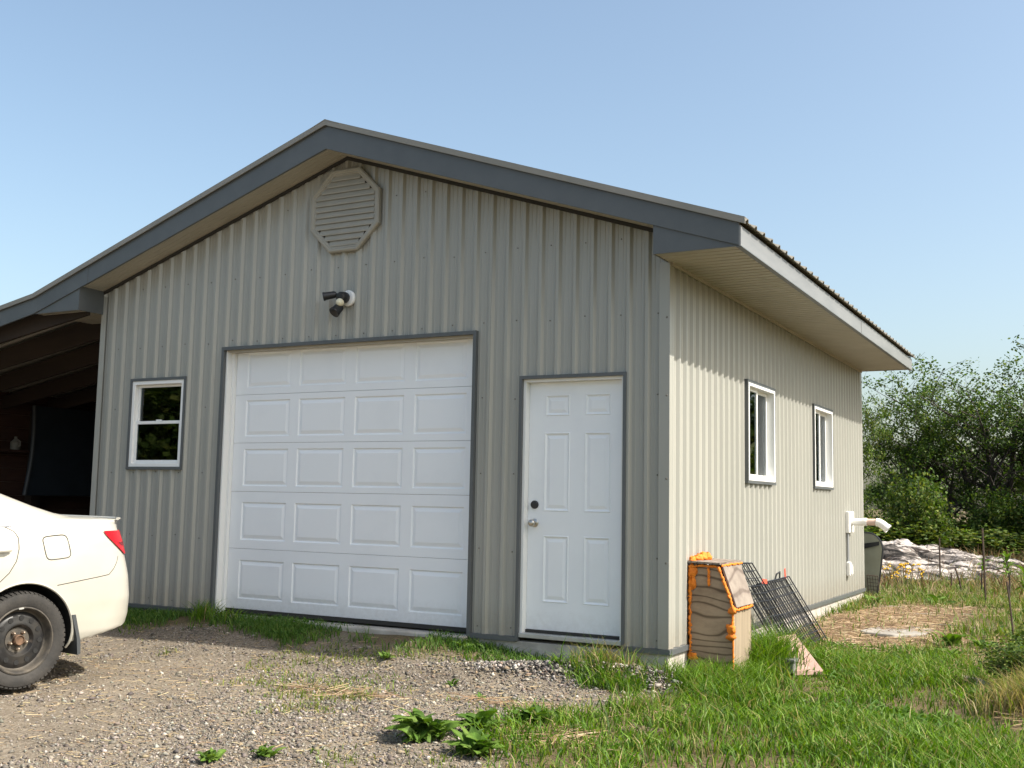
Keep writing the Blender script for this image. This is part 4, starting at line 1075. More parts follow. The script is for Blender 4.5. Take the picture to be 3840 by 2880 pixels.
tag(np_mesh('grass', V, F, M['grass'], C), 'lush green grass right of the gravel beside the garage', 'grass', kind='stuff')
print('lush', n)
P, d = sample(-.6, 3.6, -3.6, 3.0, 60000, lambda x, y: np.clip((1-m_gravel(x, y))*sstep(.15, .8, nA(x*2.2+7, y*2.2)+.3*nD(x, y))*((y < -.35) | (x > .1)), 0, 1)*.5); n = len(P)
V, F, C = blades(P, .03+.05*rng.random(n), .012+.016*rng.random(n), 1.7, pal(n, [(.06,.135,.014), (.09,.17,.02), (.13,.21,.03)], [3,3,2]))
tag(np_mesh('clover', V, F, M['grass'], C), 'low broad-leaved clover patches in the lawn', 'clover', kind='stuff'); print('clover', n)
# thin yellow green grass farther back
P, d = sample(-.2, 7.5, 2.0, 16, 170000, lambda x, y: np.clip((m_grass(x, y)*.8+.12)*(1-.80*np.clip(m_straw(x, y)*1.2, 0, 1)*(y < 6.6))*sstep(1.6, 3.6, y)*(.35+.65*(y < 9))*(1-.6*((y > 11) & (x < 1.6))), 0, 1))
n = len(P); V, F, C = blades(P, (.05+.10*rng.random(n)**1.5), .007+.007*rng.random(n), .9, pal(n, [(.085,.15,.018), (.13,.19,.03), (.19,.20,.055), (.30,.25,.12), (.055,.10,.016)], [4,4,3,2,2]))
tag(np_mesh('meadow_grass', V, F, M['grass'], C), 'patchy yellow-green grass behind the lush lawn', 'grass', kind='stuff'); print('meadow', n)
# weeds along the front wall
P, d = sample(-6.9, -.0, -1.0, .0, 80000, lambda x, y: np.clip((1-m_gravel(x, y))*(.62+.5*nB(x*1.2, y))*1.0, 0, 1)*.9)
n = len(P); V, F, C = blades(P, .03+.06*rng.random(n)**1.6, .005+.005*rng.random(n), 1.0, pal(n, [(.06,.13,.022), (.09,.17,.03), (.13,.20,.04)], [3,3,2]))
tag(np_mesh('wall_grass', V, F, M['grass'], C), 'low dark green grass strip at the foot of the front wall', 'grass', kind='stuff'); print('wall', n)
# tall tufts at the building corner, at the door and at garage jamb
def tuft(cx, cy, r, n, h0, h1, cols, w, lean=.9):
    P = np.stack([cx+rng.normal(0, r, n), cy+rng.normal(0, r, n), np.zeros(n)], 1); k = ~inside_building(P[:,0], P[:,1]) & ~((P[:,1] > -.03) & (P[:,0] < .0) & (P[:,0] > -6.2)); P = P[k]; P[:,2] = H(P[:,0], P[:,1])
    return P, rng.uniform(h0, h1, len(P)), pal(len(P), cols, w), lean
acc = []
for (cx, cy, r, n, h0, h1, dryf) in [(.18,-.05,.12,500,.08,.26,.1), (.30,.25,.13,500,.08,.26,.1), (.50,.45,.16,600,.08,.24,.1), (.44,.90,.09,700,.12,.36,.05), (.44,1.08,.11,900,.15,.46,.05), (.30,1.25,.06,200,.10,.26,.05), (-.30,-.14,.16,420,.08,.24,.8), (-.50,-.12,.12,260,.08,.30,.8), (-4.40,-.14,.07,200,.08,.22,.05), (-4.15,-.16,.10,200,.05,.14,.05),
                                   (.20,-.95,.10,260,.06,.18,.6), (2.38,.25,.13,900,.06,.26,1.0), (2.42,.65,.14,700,.06,.24,1.0), (.42,-.1,.2,500,.06,.2,.1), (.75,1.9,.15,200,.06,.16,.3)]:
    acc.append(tuft(cx, cy, r, n, h0, h1, GREEN, [4*(1-dryf)+.3,5*(1-dryf)+.3,4*(1-dryf)+.3,2*(1-dryf)+.2,3*dryf+.2,3*dryf+.1]))
V, F, C, off = [], [], [], 0
for P, h_, c_, l_ in acc:
    v_, f_, cc = blades(P, h_, .005+.004*rng.random(len(P)), l_, c_); V.append(v_); F.append(f_+off); C.append(cc); off += len(v_)
tag(np_mesh('tall_grass', np.concatenate(V), np.concatenate(F), M['grass'], np.concatenate(C)), 'taller grass tufts at the building corner and plywood box', 'grass', kind='stuff')
P, d = sample(-6, 1.0, -4.8, -.25, 90000, lambda x, y: np.clip(m_gravel(x, y)*(sstep(.55, 1.0, nB(x*.9+4, y*.9)+.35*nD(x, y))*.35 + np.exp(-((x-edge_x(y)+.15)/.28)**2)*sstep(.1,.7,nB(x*1.6, y*1.6+3))*.8 + .9*np.exp(-(((x+2.2)/.55)**2+((y+.55)/.22)**2))*sstep(-.1,.6,nD(x*.7, y*.7))), 0, 1)); n = len(P)
V, F, C = blades(P, .015+.045*rng.random(n)**1.5, .005+.005*rng.random(n), 1.3, pal(n, [(.10,.16,.025), (.15,.20,.035), (.20,.22,.05), (.28,.24,.10)], [3,3,2,1.5]))
tag(np_mesh('gravel_weeds', V, F, M['grass'], C), 'sparse low weeds sprouting through the gravel', 'weeds', kind='stuff'); print('gw', n)
# tall dry weeds below the rock
P, d = sample(-1.0, 8, 7.6, 22, 60000, lambda x, y: np.clip((.25+.5*nA(x, y))*sstep(7.6, 9, y)*(1-.8*((y > 10.8+.4*x) & (y < 15.5+.4*x) & (x < 1.6)))+.05, 0, 1))
n = len(P); V, F, C = blades(P, .10+.36*rng.random(n)**2.2, .006+.008*rng.random(n), 1.1, pal(n, [(.22,.13,.06), (.30,.21,.10), (.17,.10,.05), (.14,.15,.05), (.10,.14,.035)], [3,3,2,3,3]))
tag(np_mesh('dry_weeds', V, F, M['dry'], C), 'tall reddish-brown dry weeds below the bedrock', 'weeds', kind='stuff'); print('dry', n)
P, d = sample(-.3, 3.6, -3, 3, 420, lambda x, y: m_grass(x, y)*.6); n = len(P)
V, F, C = blades(P, .14+.22*rng.random(n)**1.5, .003+.003*rng.random(n), .7, pal(n, [(.42,.34,.18), (.30,.26,.11), (.16,.21,.05)], [3,3,3]))
tag(np_mesh('seed_stalks', V, F, M['dry'], C), 'thin dead seed stalks sticking out of the lawn', 'stalks', kind='stuff')
# straw and twigs
def sticks(P, L, w, cols, rise=.012):
    n = len(P); a = rng.uniform(0, 2*np.pi, n); dv = np.stack([np.cos(a), np.sin(a), rng.normal(0, .10, n)], 1)*L[:, None]*.5
    sv = np.stack([-np.sin(a), np.cos(a), np.zeros(n)], 1)*w[:, None]*.5; c = P + np.array([[0,0,rise]])*rng.random((n,1)) + np.array([[0,0,.004]])
    up = np.array([[0,0,1.]])*w[:, None]*.6
    V = np.stack([c-dv-sv, c-dv+sv, c+dv+sv, c+dv-sv, c-dv*.98+up, c+dv*.98+up], 1).reshape(-1, 3); b_ = np.arange(n)*6
    F = np.concatenate([np.stack([b_, b_+3, b_+5, b_+4], 1), np.stack([b_+1, b_+4, b_+5, b_+2], 1)]); return V, F, np.repeat(cols, 6, axis=0)
P, d = sample(-3.5, 4, -3.8, 9, 120000, lambda x, y: np.clip(m_straw(x, y)-.15, 0, 1)); n = len(P)
V, F, C = sticks(P, rng.uniform(.05,.26,n), rng.uniform(.003,.007,n), pal(n, [(.27,.185,.105), (.36,.27,.16), (.19,.12,.07), (.12,.078,.046), (.46,.37,.24)], [4,3,3,2.5,1.2]), .03)
tag(np_mesh('straw', V, F, M['dry'], C), 'dry straw and dead stalks strewn along the side wall', 'straw', kind='stuff'); print('straw', n)
P, d = sample(-6, .6, -5, 0, 9000, lambda x, y: m_gravel(x, y)*.30); n = len(P)
V, F, C = sticks(P, rng.uniform(.02,.10,n), rng.uniform(.002,.0045,n), pal(n, [(.36,.27,.15), (.46,.37,.22), (.24,.16,.09)], [3,2,2]), .008)
tag(np_mesh('gravel_litter', V, F, M['dry'], C), 'bits of dry grass lying on the gravel', 'litter', kind='stuff')

# gravel stones
def stones(P, r, cols):
    n = len(P); base = np.array([[1,0,0],[-1,0,0],[0,1,0],[0,-1,0],[0,0,1],[0,0,-1]], float)
    V = base[None]*rng.uniform(.6, 1.25, (n, 6, 1)) + rng.normal(0, .22, (n, 6, 3))
    V[:, :, 2] *= .68; a = rng.uniform(0, 2*np.pi, n); ca, sa = np.cos(a), np.sin(a)
    st = rng.uniform(.75, 1.5, n); x = V[:,:,0]*st[:,None]; y = V[:,:,1]
    V = np.stack([x*ca[:,None]-y*sa[:,None], x*sa[:,None]+y*ca[:,None], V[:,:,2]], 2)*r[:,None,None]
    V = (V + P[:,None,:] + np.array([0,0,1.])*(r*.22)[:,None,None]).reshape(-1, 3)
    t = np.array([[0,2,4],[2,1,4],[1,3,4],[3,0,4],[2,0,5],[1,2,5],[3,1,5],[0,3,5]]); F = (t[None]+np.arange(n)[:,None,None]*6).reshape(-1, 3)
    return V, F, np.repeat(cols, 6, axis=0)
M['stone'] = col_attr('gravel_stone', .8, 0, .3)
STN = [(.205,.185,.158), (.29,.262,.222), (.14,.123,.104), (.08,.071,.062), (.40,.365,.31), (.235,.185,.125), (.165,.14,.12)]
def gdens(x, y):
    loose = .38 + .75*nA(x*.9, y*.9) + .30*nB(x, y)
    fore = sstep(-1.6, -3.2, y)*.25 + np.exp(-((y - np.interp(x, [-2.2,-1.2,-.5,.1], [-1.0,-.70,-.44,-.28]))/.28)**2)*sstep(-2.4,-1.0,x)*.9
    return np.clip(m_gravel(x, y)*np.clip(loose+fore, .12, 1)*(1-.5*m_straw(x, y)), 0, 1)
P, d = sample(-7.5, 1.0, -5.4, .0, 150000, gdens); n = len(P)
r = np.exp(rng.normal(math.log(.0064), .45, n)); r = np.where(rng.random(n) < .004, rng.uniform(.012,.022,n), r); r = np.clip(r, .003, .022)
V, F, C = stones(P, r, pal(n, STN, [4,2.6,4,2.5,.9,3,3])); tag(np_mesh('gravel', V, F, M['stone'], C), 'loose grey and tan gravel of the driveway', 'gravel', kind='stuff'); print('gravel', n)

n = 5200; tt = rng.random(n)**.8; xx = -1.25+1.33*tt + rng.normal(0,.05,n); yc = np.interp(xx, [-2.2,-1.2,-.5,.1], [-.95,-.62,-.36,-.22]); ww = .05+.10*tt
yy = yc + rng.normal(0, 1, n)*ww; hz = .085*tt*np.exp(-((yy-yc)/(ww*1.1))**2)*rng.random(n)
k = yy < -.05; P = np.stack([xx, yy, H(xx, yy)+hz], 1)[k]; n = len(P)
V, F, C = stones(P, np.clip(np.exp(rng.normal(math.log(.0095), .42, n)), .004, .030), pal(n, [(.11,.098,.088), (.19,.172,.155), (.30,.275,.245), (.48,.44,.39), (.065,.057,.05), (.20,.15,.11)], [4,4,3,1.6,3,1.5]))
tag(np_mesh('rubble', V, F, M['stone'], C), 'low ridge of dark rubble stones before the entry door and corner', 'rubble', kind='stuff')
# ------------------------------------------------------------------ clods of soil and stones by the corner
def lump(name, label, c, r, sq, seed, m, cat='clod', group=None):
    b = MB(); blob(b, (0,0,0), r, seed, sq); 
    o = b.build(name, m); o.location = c; tag(o, label, cat, group); md = o.modifiers.new('sub', 'SUBSURF'); md.levels = 2; md.render_levels = 2
    tx = bpy.data.textures.new(name, 'CLOUDS'); tx.noise_scale = .035; dm = o.modifiers.new('disp', 'DISPLACE'); dm.texture = tx; dm.strength = .045; dm.mid_level = .5
    return o
M['clod'] = mottled('gravelly_soil', (.10,.085,.075), (.34,.30,.27), 38, .95, 1, 60)
M['sod'] = mottled('root_soil', (.07,.045,.03), (.22,.15,.10), 26, .95, 1, 60)
lump('soil_clod', 'larger clod of soil and gravel before the building corner', (-.10,-.22,-.22), .10, (1.2,1,.95), 3, M['clod'], group='clods turned up by the door')
lump('soil_clod', 'smaller gravelly clod left of the larger one at the corner', (-.36,-.27,-.235), .075, (1.5,1,.75), 5, M['clod'], group='clods turned up by the door')
lump('soil_clod', 'overturned brown sod in the foreground grass', (.42,-1.55,-.29), .085, (1.9,1,.55), 8, M['sod'])
lump('soil_clod', 'dark loose soil lump at the gravel edge in front', (-.95,-2.55,-.30), .06, (1.8,1,.5), 9, M['sod'])

# ------------------------------------------------------------------ broad leaved weeds: each leaf its own piece
def leaf_mesh(name, L, W, arch, wav, seed, color, lobes=0):
    g = random.Random(seed); n = 9; vs = []; fs = []
    for i in range(n+1):
        t = i/n; w = W*math.sin(math.pi*min(1, t**.75*.98+.02))**.8
        if lobes: w *= 1-.30*abs(math.sin(t*math.pi*lobes))
        x = L*t*(1-.12*arch*t); z = L*arch*(math.sin(t*2.2)*.55-.28*t*t)
        for k, q in enumerate((-1,-.5,0,.5,1)):
            vs.append((x, q*w, z+abs(q)*w*.35+wav*math.sin(t*9+q*3+seed)*abs(q)))
    for i in range(n):
        for k in range(4): fs.append((i*5+k, i*5+k+1, i*5+5+k+1, i*5+5+k))
    me = bpy.data.meshes.new(name); me.from_pydata(vs, [], fs); me.polygons.foreach_set('use_smooth', [True]*len(fs))
    a = me.attributes.new('Col', 'FLOAT_COLOR', 'POINT'); c = np.ones((len(vs), 4), np.float32)
    for i in range(len(vs)): c[i,:3] = np.array(color)*(1.35 if i % 5 == 2 else 1.0)*g.uniform(.92,1.08)
    a.data.foreach_set('color', c.ravel()); me.materials.append(M['leaf']); return me
DOCK = [leaf_mesh('dock_leaf', 1, w_, .50, .03, k, c, lb) for k, (c, lb, w_) in enumerate([((.070,.135,.020),0,.15), ((.095,.165,.026),5,.17), ((.12,.185,.035),4,.15), ((.055,.105,.018),3,.13)])]
def rosette(name, label, x, y, n, L, seed, group=None, cat='weed', tilt=(-.05, .75), stem=0):
    g = random.Random(seed); root = empty(name, (x, y, Hs(x, y)), label, cat, group)
    for k in range(n):
        o = bpy.data.objects.new('leaf', g.choice(DOCK)); COL.objects.link(o); o.parent = root
        s_ = L*g.uniform(.45, 1.1); o.scale = (s_, s_*g.uniform(.9,1.7), s_*g.uniform(.7,1.2))
        o.rotation_euler = (g.uniform(-.5,.5), -g.uniform(*tilt), 2*math.pi*(k*.382+g.uniform(-.05,.05)))
        q_ = .35*L; o.location = (g.gauss(0,q_*.5), g.gauss(0,q_*.5), .005+stem*k/n)
    return root
grp = 'broad leaved weeds in the gravel'
for lab, x, y, n, L, sd_ in [('largest leafy green weed in the foreground gravel', -.50,-2.46,80,.22,1), ('leafy weed just behind the largest foreground weed', -.33,-2.12,50,.18,2), ('ragged weed right of the largest foreground weed', -.10,-2.58,60,.18,3),
        ('low weed at the bottom edge, right of the other edge weed', -.97,-3.22,40,.09,4), ('low weed at the bottom edge of the photo, leftmost', -1.16,-3.42,40,.09,5), ('leafy weed right of the foreground weeds by the grass', -.17,-1.78,46,.16,6),
        ('bright low weed in the sunny gravel before the garage door', -2.05,-.62,20,.09,7), ('small weed near the middle of the gravel', -.83,-1.25,10,.07,8), ('bright weed in front of the entry door sill', -.72,-.42,16,.10,9),
        ('small upright weed by the entry door step', -1.02,-.28,8,.10,10), ('weed by the right foot of the garage door', -1.62,-.22,14,.10,11), ('low weed left of the gravel ridge', -1.25,-.95,10,.08,14)]:
    rosette('weed_plant', lab, x, y, n, L, sd_, grp)
grp = 'broad leaved plants behind the lawn'
for lab, x, y, n, L, sd_ in [('glossy broad-leaved plant behind the lawn, left of two', 1.50,3.55,16,.20,21), ('glossy broad-leaved plant behind the lawn, right of two', 1.80,3.45,16,.20,22), ('glossy low plant in front of two broad-leaved plants', 1.62,2.75,14,.18,23), ('leafy plant at the foot of the back corner', .30,6.5,12,.18,24), ('pale leafy plant behind the straw patch', 1.0,6.9,14,.22,25)]:
    rosette('broad_leaf_plant', lab, x, y, n, L, sd_, grp)

# ------------------------------------------------------------------ trees and bushes
class Grow:
    def __init__(s, seed): s.g = random.Random(seed); s.b = MB(); s.sites = []
    def branch(s, p, d, L, r, depth, maxd, spread=.55, droop=.0, nseg=4):
        g = s.g; P = [p.copy()]; rr = [r]; d = d.normalized()
        for k in range(nseg):
            d = (d+Vector((g.gauss(0,.10), g.gauss(0,.10), g.gauss(0,.06)+(.05 if depth < 2 else .02)-droop))).normalized()
            P.append(P[-1]+d*(L/nseg)); rr.append(max(.004, r*(1-.62*(k+1)/nseg)))
        s.b.tube([tuple(q) for q in P], rr, 6 if depth < 2 else 4, cap=False)
        if depth >= 2:
            for k in range(1, nseg+1): s.sites.append((P[k], depth))
        if depth >= maxd: return
        nc = {0: 6, 1: 5, 2: 4}.get(depth, 3)
        for k in range(nc):
            t = .35+.65*(k+g.random()*.8)/nc if depth else .30+.70*(k+g.random())/nc
            i = min(nseg-1, int(t*nseg)); q = P[i].lerp(P[i+1], t*nseg-i) if t < 1 else P[-1]
            a = g.uniform(0, 2*math.pi); perp = Vector((math.cos(a), math.sin(a), g.uniform(-.1,.5)))
            nd_ = (d*(1-spread)+perp*spread).normalized()
            s.branch(q, nd_, L*g.uniform(.42,.66), rr[i]*.55, depth+1, maxd, spread, droop, 3)
def leafcloud(sites, per, rad, size, seed, cols, w, flat=.6):
    g = np.random.default_rng(seed); S = np.array([tuple(p) for p, _ in sites]); S = S[g.random(len(S)) < .5]; per = int(per*2.1); rad = rad*.92; n = len(S)*per
    c = np.repeat(S, per, axis=0) + g.normal(0, 1, (n, 3))*np.array([rad, rad, rad*flat])
    nrm = g.normal(0, 1, (n, 3))*np.array([.7,.7,.4]) + np.array([0,0,.8]); nrm /= np.linalg.norm(nrm, axis=1)[:, None]
    t = np.cross(nrm, g.normal(0, 1, (n, 3))); t /= np.linalg.norm(t, axis=1)[:, None]; b_ = np.cross(nrm, t)
    s_ = (size*g.uniform(.6, 1.25, n))[:, None]
    V = np.stack([c-t*s_*.5, c+b_*s_*.36-nrm*s_*.05, c+t*s_*.55, c-b_*s_*.36-nrm*s_*.05], 1).reshape(-1, 3)
    F = (np.arange(n)*4)[:, None]+np.arange(4)[None]
    cc = np.array(cols)[g.choice(len(cols), n, p=np.array(w)/sum(w))]
    tone = np.repeat(g.uniform(.6, 1.35, len(S)), per)[:, None]; cc = np.clip(cc*tone*g.uniform(.85, 1.15, (n, 1)), 0, 1)
    return V, F, np.repeat(cc, 4, axis=0)
M['bark'] = mottled('bark', (.040,.032,.026), (.085,.07,.058), 14, .95, .7, 40, stretch=(1,1,.25))
LEAFC = [(.048,.090,.016), (.075,.125,.020), (.11,.155,.028), (.032,.060,.012), (.15,.17,.035)]
def tree_meshes(name, seed, height, stems, per, rad, size, spread=.55, lean=.18, wcol=(4,4,3,3,1), maxd=3, r0=.09, low=0.0):
    G = Grow(seed); g = G.g
    for k in range(stems):
        a = 2*math.pi*k/max(1,stems)+g.uniform(-.4,.4); ln = lean*(0 if stems == 1 else 1)
        d = Vector((math.cos(a)*ln+g.gauss(0,.04), math.sin(a)*ln+g.gauss(0,.04), 1))
        G.branch(Vector((math.cos(a)*.05*(stems > 1), math.sin(a)*.05*(stems > 1), -.15)), d, height*g.uniform(.72,.86), r0*(1 if stems == 1 else .75), 0, maxd, spread, 0, 6)
    tr = G.b; me = bpy.data.meshes.new(name+'_trunk'); me.from_pydata(tr.v, [], tr.f); me.materials.append(M['bark']); me.polygons.foreach_set('use_smooth', [True]*len(tr.f)); me.update()
    if low: zc = low*max(p.z for p, _ in G.sites); G.sites = [q for q in G.sites if q[0].z > zc*g.uniform(.75,1.15)]
    V, F, C = leafcloud(G.sites, per, rad, size, seed, LEAFC, wcol)
    tmp = np_mesh(name+'_crown', V, F, M['leaf'], C); lm = tmp.data; bpy.data.objects.remove(tmp)
    return me, lm
def put_tree(name, meshes, x, y, z, s, rot, label, cat, group=None, parts=('trunk', 'crown')):
    root = empty(name, (x, y, z), label, cat, group); root.scale = (s[0], s[0], s[1]) if hasattr(s, '__len__') else (s, s, s); root.rotation_euler = (0, 0, rot)
    link(parts[0], meshes[0], root); link(parts[1], meshes[1], root); return root
T1 = tree_meshes('maple', 3, 5.6, 3, 8, .15, .095, .58, .26, (4,4,2,4,.6), r0=.20, low=.46)
T2 = tree_meshes('tree', 8, 5.0, 1, 14, .16, .10, .55, 0, (3,4,4,2,2), r0=.10)
T3 = tree_meshes('tree', 15, 4.6, 2, 10, .16, .10, .55, .12, (4,4,3,3,1.2), r0=.13, low=.34)
def bush_meshes(seed, h, stems, per, rad, size, wcol):
    G = Grow(seed); g = G.g
    for k in range(stems):
        a = g.uniform(0, 2*math.pi); G.branch(Vector((g.gauss(0,.25), g.gauss(0,.25), -.1)), Vector((math.cos(a)*.5, math.sin(a)*.5, 1)), h*g.uniform(.5,.85), .02, 1, 3, .5, 0, 4)
    tr = G.b; me = bpy.data.meshes.new('bush_stems'); me.from_pydata(tr.v, [], tr.f); me.materials.append(M['bark']); me.update()
    V, F, C = leafcloud(G.sites, per, rad, size, seed, LEAFC, wcol, .8); tmp = np_mesh('bush_leaves', V, F, M['leaf'], C); lm = tmp.data; bpy.data.objects.remove(tmp); return me, lm
B1_ = bush_meshes(31, 1.7, 7, 12, .17, .10, (3,4,4,2,2)); B2_ = bush_meshes(37, 1.4, 6, 13, .16, .11, (2,3,4,1,4))
def mh(ms_): return max(v.co.z for v in ms_[1].vertices)
def by_h(ms_, h, w): k = h/mh(ms_); return (w*k, k)
TREES = [ # mesh, x, y, height, relative width, rot, label
 (T1, .05, 25.2, 5.95, 1.08, .3, 'tall multi-stemmed dark maple behind the bedrock'),
 (T3, -1.85, 24.4, 4.65, .80, 1.0, 'slim tree left of the tall multi-stemmed maple'),
 (T2, -2.15, 17.2, 4.10, .55, 2.0, 'bright green tree peeking out behind the back corner of the garage'),
 (T1, 1.55, 26.0, 5.85, 1.05, 2.4, 'leafy dark tree cut by the right edge of the photo'),
 (T3, -1.05, 25.0, 4.75, .80, 2.7, 'slender tree between slim tree and tall maple')]
for k, (ms_, x, y, h_, w_, rot, lab) in enumerate(TREES): put_tree('maple_tree' if ms_ is T1 else 'leafy_tree', ms_, x, y, Hs(x, y)-.05, by_h(ms_, h_, w_), rot, lab, 'tree', 'trees behind the bedrock')
g = random.Random(5)
for k in range(9):
    x = -6.5+k*1.35+g.uniform(-.4,.4); y = 29+g.uniform(-1.5,2.5); ms_ = (T2, T3)[k % 2]
    h_ = 2.3 if x < -2.6 else (3.5 if x < -1.0 else 4.2)
    put_tree('leafy_tree', ms_, x, y, Hs(x, y)-.1, by_h(ms_, h_*g.uniform(.9,1.05), 1.2), g.uniform(0,6), ['low dim tree at left of the back row, beside the garage corner', 'dim tree in the dense back row of the wood'][x >= -2.6], 'tree', 'back row of trees')
for k in range(15):
    x = -4.6+k*.62+g.uniform(-.2,.2); y = 21.0+g.uniform(-1.2,2.8)+.25*max(0,x)
    put_tree('undergrowth_bush', (B1_, B2_)[k % 2], x, y, Hs(x, y)-.05, (.95+g.uniform(-.25,.3), .72+g.uniform(-.25,.35)), g.uniform(0,6), 'leafy bush in the undergrowth below the trees', 'bush', 'undergrowth at the edge of the wood', ('stems', 'leaves'))
put_tree('leafy_tree', T2, -16.6, 17.5, -.3, (1.1,1.42), .7, 'tree whose top shows above the carport roof', 'tree')
# unseen yard bushes for window reflections; the largest added to shade the wall
for k, (x, y, s_) in enumerate([(-17.0,-12.5,(3.0,2.6)), (-20.5,-12.0,(3.2,3.0)), (-19.0,-16.0,(3.2,3.2)), (-14.5,-13.5,(2.8,2.4)), (-23.5,-14.5,(3.3,3.4)), (-22,-19,(3.3,3.4)), (-17,-20,(4.2,4.2)), (-25,-8,(4.2,4.0))]):
    put_tree('yard_bush', (B1_, B2_)[k % 2], x, y, -.35, s_, k*1.1, 'unseen tall dense bush across the yard for window reflection and wall shade', 'bush', 'bushes across the yard', ('stems', 'leaves'))
for k, (x, y, s_) in enumerate([(5.0,20.0,(2.2,2.1)), (6.6,21.5,(2.4,2.5)), (8.4,20.5,(2.4,2.3)), (4.6,24.0,(2.4,2.4))]):
    put_tree('edge_bush', (B2_, B1_)[k % 2], x, y, Hs(x, y)-.1, s_, k*2.3, 'tall bush beyond the right edge mirrored in the side windows', 'bush', 'bushes beyond the right edge', ('stems', 'leaves'))
for k, (x, y, s_) in enumerate([(5.0,24.5,1.0), (7.2,23.0,1.05), (9.5,21.0,1.1)]):
    put_tree('leafy_tree', (T3, T2)[k % 2], x, y, Hs(x, y), s_, k*2.1, 'tree mirrored in the side windows', 'tree', 'trees beyond the right edge')

# saplings, bush and flowers on the right
put_tree('sapling', B2_, 2.42, 2.15, Hs(2.42,2.15)-.05, (.34,.30), 1.0, 'leafy bush cut by the right edge above the soil mound', 'bush', None, ('stems','leaves'))
put_tree('sapling', B1_, 2.38, 1.25, Hs(2.38,1.25)-.05, (.26,.19), 2.0, 'low drooping bush on the soil mound at the right edge', 'bush', None, ('stems','leaves'))
def stake(label, x, y, h, lean=(0,0), r=.012, name='fence_stake', m='rustpost'):
    z = Hs(x, y); b = MB(); b.tube([(0,0,-.15),(lean[0]*.5,lean[1]*.5,h*.5),(lean[0],lean[1],h)], r, 6)
    o = b.build(name, M[m]); o.location = (x, y, z); tag(o, label, 'stake', 'stakes on the slope'); return o
M['rustpost'] = mottled('rusty_post', (.035,.024,.018), (.085,.055,.035), 20, .8)
stake('tallest dark fence stake, right of the others', 1.46, 7.7, .95, (-.02,0), .014)
stake('thin upright stake before the left half of the bedrock', .50, 11.0, .72, (0,0), .013)
stake('short stake near the yellow flowers', .36, 10.0, .24, (.01,0), .014)
stake('stake leaning to the left before the bedrock', 1.02, 9.3, .34, (-.10,0), .013)
stake('short upright stake left of the leaning one', .83, 9.6, .26, (0,0), .013)
stake('thin bent stalk stake near the right edge', 2.02, 4.3, .55, (-.06,.05), .010)
# young tree with big pale leaves
def young(x, y, h, n, L, label, seed):
    g = random.Random(seed); root = empty('young_sumac', (x, y, Hs(x, y)), label, 'sapling'); b = MB()
    top = Vector((g.uniform(-.06,.06), 0, h)); b.tube([(0,0,-.1),(.01,0,h*.5),tuple(top)], [.014,.011,.006], 6); b.build('stem', M['bark'], root)
    for k in range(n):
        t = .55+.45*k/n; o = bpy.data.objects.new('leaf', DOCK[1+k % 2]); COL.objects.link(o); o.parent = root
        s_ = L*g.uniform(.6,1.1); o.scale = (s_, s_, s_); o.location = (top.x*t, 0, h*t); o.rotation_euler = (g.uniform(-.4,.4), -g.uniform(-.3,.7), k*2.4)
young(1.72, 7.9, .62, 16, .20, 'young tree with pale yellow-green leaves before the bedrock', 3)
young(1.98, 6.6, .45, 14, .20, 'young leafy sprout below the pale-leaved young tree', 5)
young(1.25, 9.4, .50, 12, .16, 'thin young sprout right of the leaning stake', 6)
# goldenrod
gr = empty('goldenrod', (.12, 9.9, Hs(.12, 9.9)), 'clump of yellow flowers behind the back corner', 'flowers')
M['yellow'] = mat('yellow_petal', (.75,.46,.015), .7)
b = MB(); g = random.Random(3); hd = []
for k in range(22):
    x, y, h = g.gauss(0,.14), g.gauss(0,.14), g.uniform(.12,.34); b.tube([(x*.7,y*.7,0),(x,y,h)], .003, 4, cap=False); hd.append((x, y, h))
q = b.build('stems', M['bark'], gr); q['kind'] = 'stuff'
b = MB()
for (x, y, h) in hd:
    for j in range(3): blob(b, (x+g.gauss(0,.02), y+g.gauss(0,.02), h+g.uniform(-.03,.02)), g.uniform(.008,.015), j, (1.2,1.2,.8))
q = b.build('flower_heads', M['yellow'], gr); q['kind'] = 'stuff'

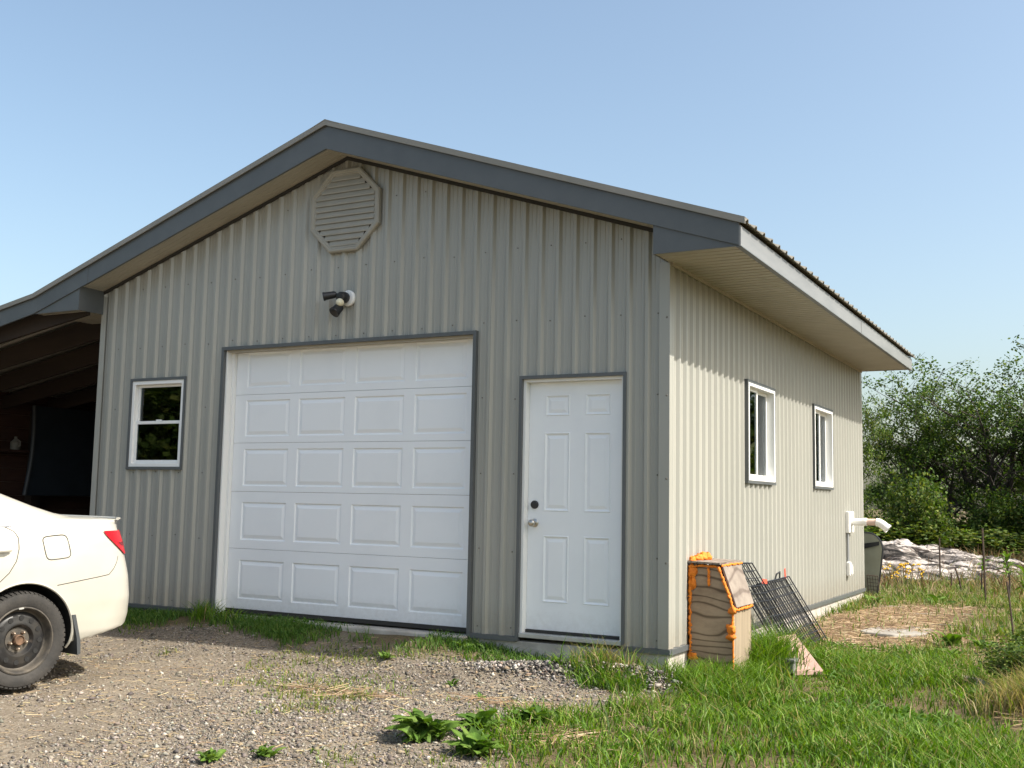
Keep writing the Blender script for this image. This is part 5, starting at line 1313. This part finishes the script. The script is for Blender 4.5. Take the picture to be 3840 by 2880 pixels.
# grey rounded panel leaning behind the far corner
M['olive'] = mottled('dull_fabric', (.27,.27,.20), (.34,.34,.26), 3, .8)
rp = empty('rounded_panel', (.06, 7.66, -.15), 'grey-olive panel with rounded dark rim behind the back corner', 'panel')
def rp_pt(t):   # outline, s across, z up
    return t
out = []
for k in range(13): a = math.pi/2*(1-k/12); out.append((-.05+.19*math.cos(a), .64+.22*math.sin(a)))
out = [(-.30,.86)]+out+[(.10,.30),(.05,.0),(-.30,.0)]
b = MB(); b.prism([(s_, .02*z_, z_) for s_, z_ in out], (0,.02,0)); b.build('sheet', M['olive'], rp)
b = MB(); b.tube([(s_, .02*z_+.01, z_) for s_, z_ in out[:-1]], .014, 6); b.build('rim', M['black'], rp, smooth=True)
b = MB(); b.prism([(-.2,-.006,.62),(.10,-.006,.70),(.10,-.006,.75),(-.2,-.006,.70)], (0,.012,0)); b.build('strap', M['black'], rp)
wg = wire_panel((-.06,-.03,.30), (.14,0,-.01), (.02,0,-.28), 4, 6, .003, .005).build('wire_guard', M['rustpost'], rp); wg['kind'] = 'stuff'
# weathered log near the right edge
b = MB(); b.tube([(0,0,.0),(.12,-.18,.008),(.30,-.48,-.01)], [.030,.036,.026], 9); M['log'] = mottled('weathered_log', (.20,.16,.12), (.36,.31,.25), 12, .9, .8, 40, stretch=(1,.2,1))
o = b.build('log', M['log'], smooth=True); o.location = (1.84, 1.58, Hs(1.9,1.5)+.02); tag(o, 'short weathered log beside the soil mound at right', 'log')
# larger twigs lying in the straw
for k, (x, y, L, a) in enumerate([(.75,5.6,.5,.3), (1.1,4.9,.6,-.2), (.55,3.1,.4,1.2), (1.2,5.9,.7,.1), (.35,6.1,.45,.5)]):
    b = MB(); z = Hs(x, y); b.tube([(0,0,.01),(L*.5*math.cos(a),L*.5*math.sin(a),.035),(L*math.cos(a),L*math.sin(a),.015)], [.007,.006,.003], 5)
    o = b.build('twig', M['log']); o.location = (x, y, z); tag(o, 'bare pale twig lying on the straw by the side wall', 'twig', 'twigs on the straw')
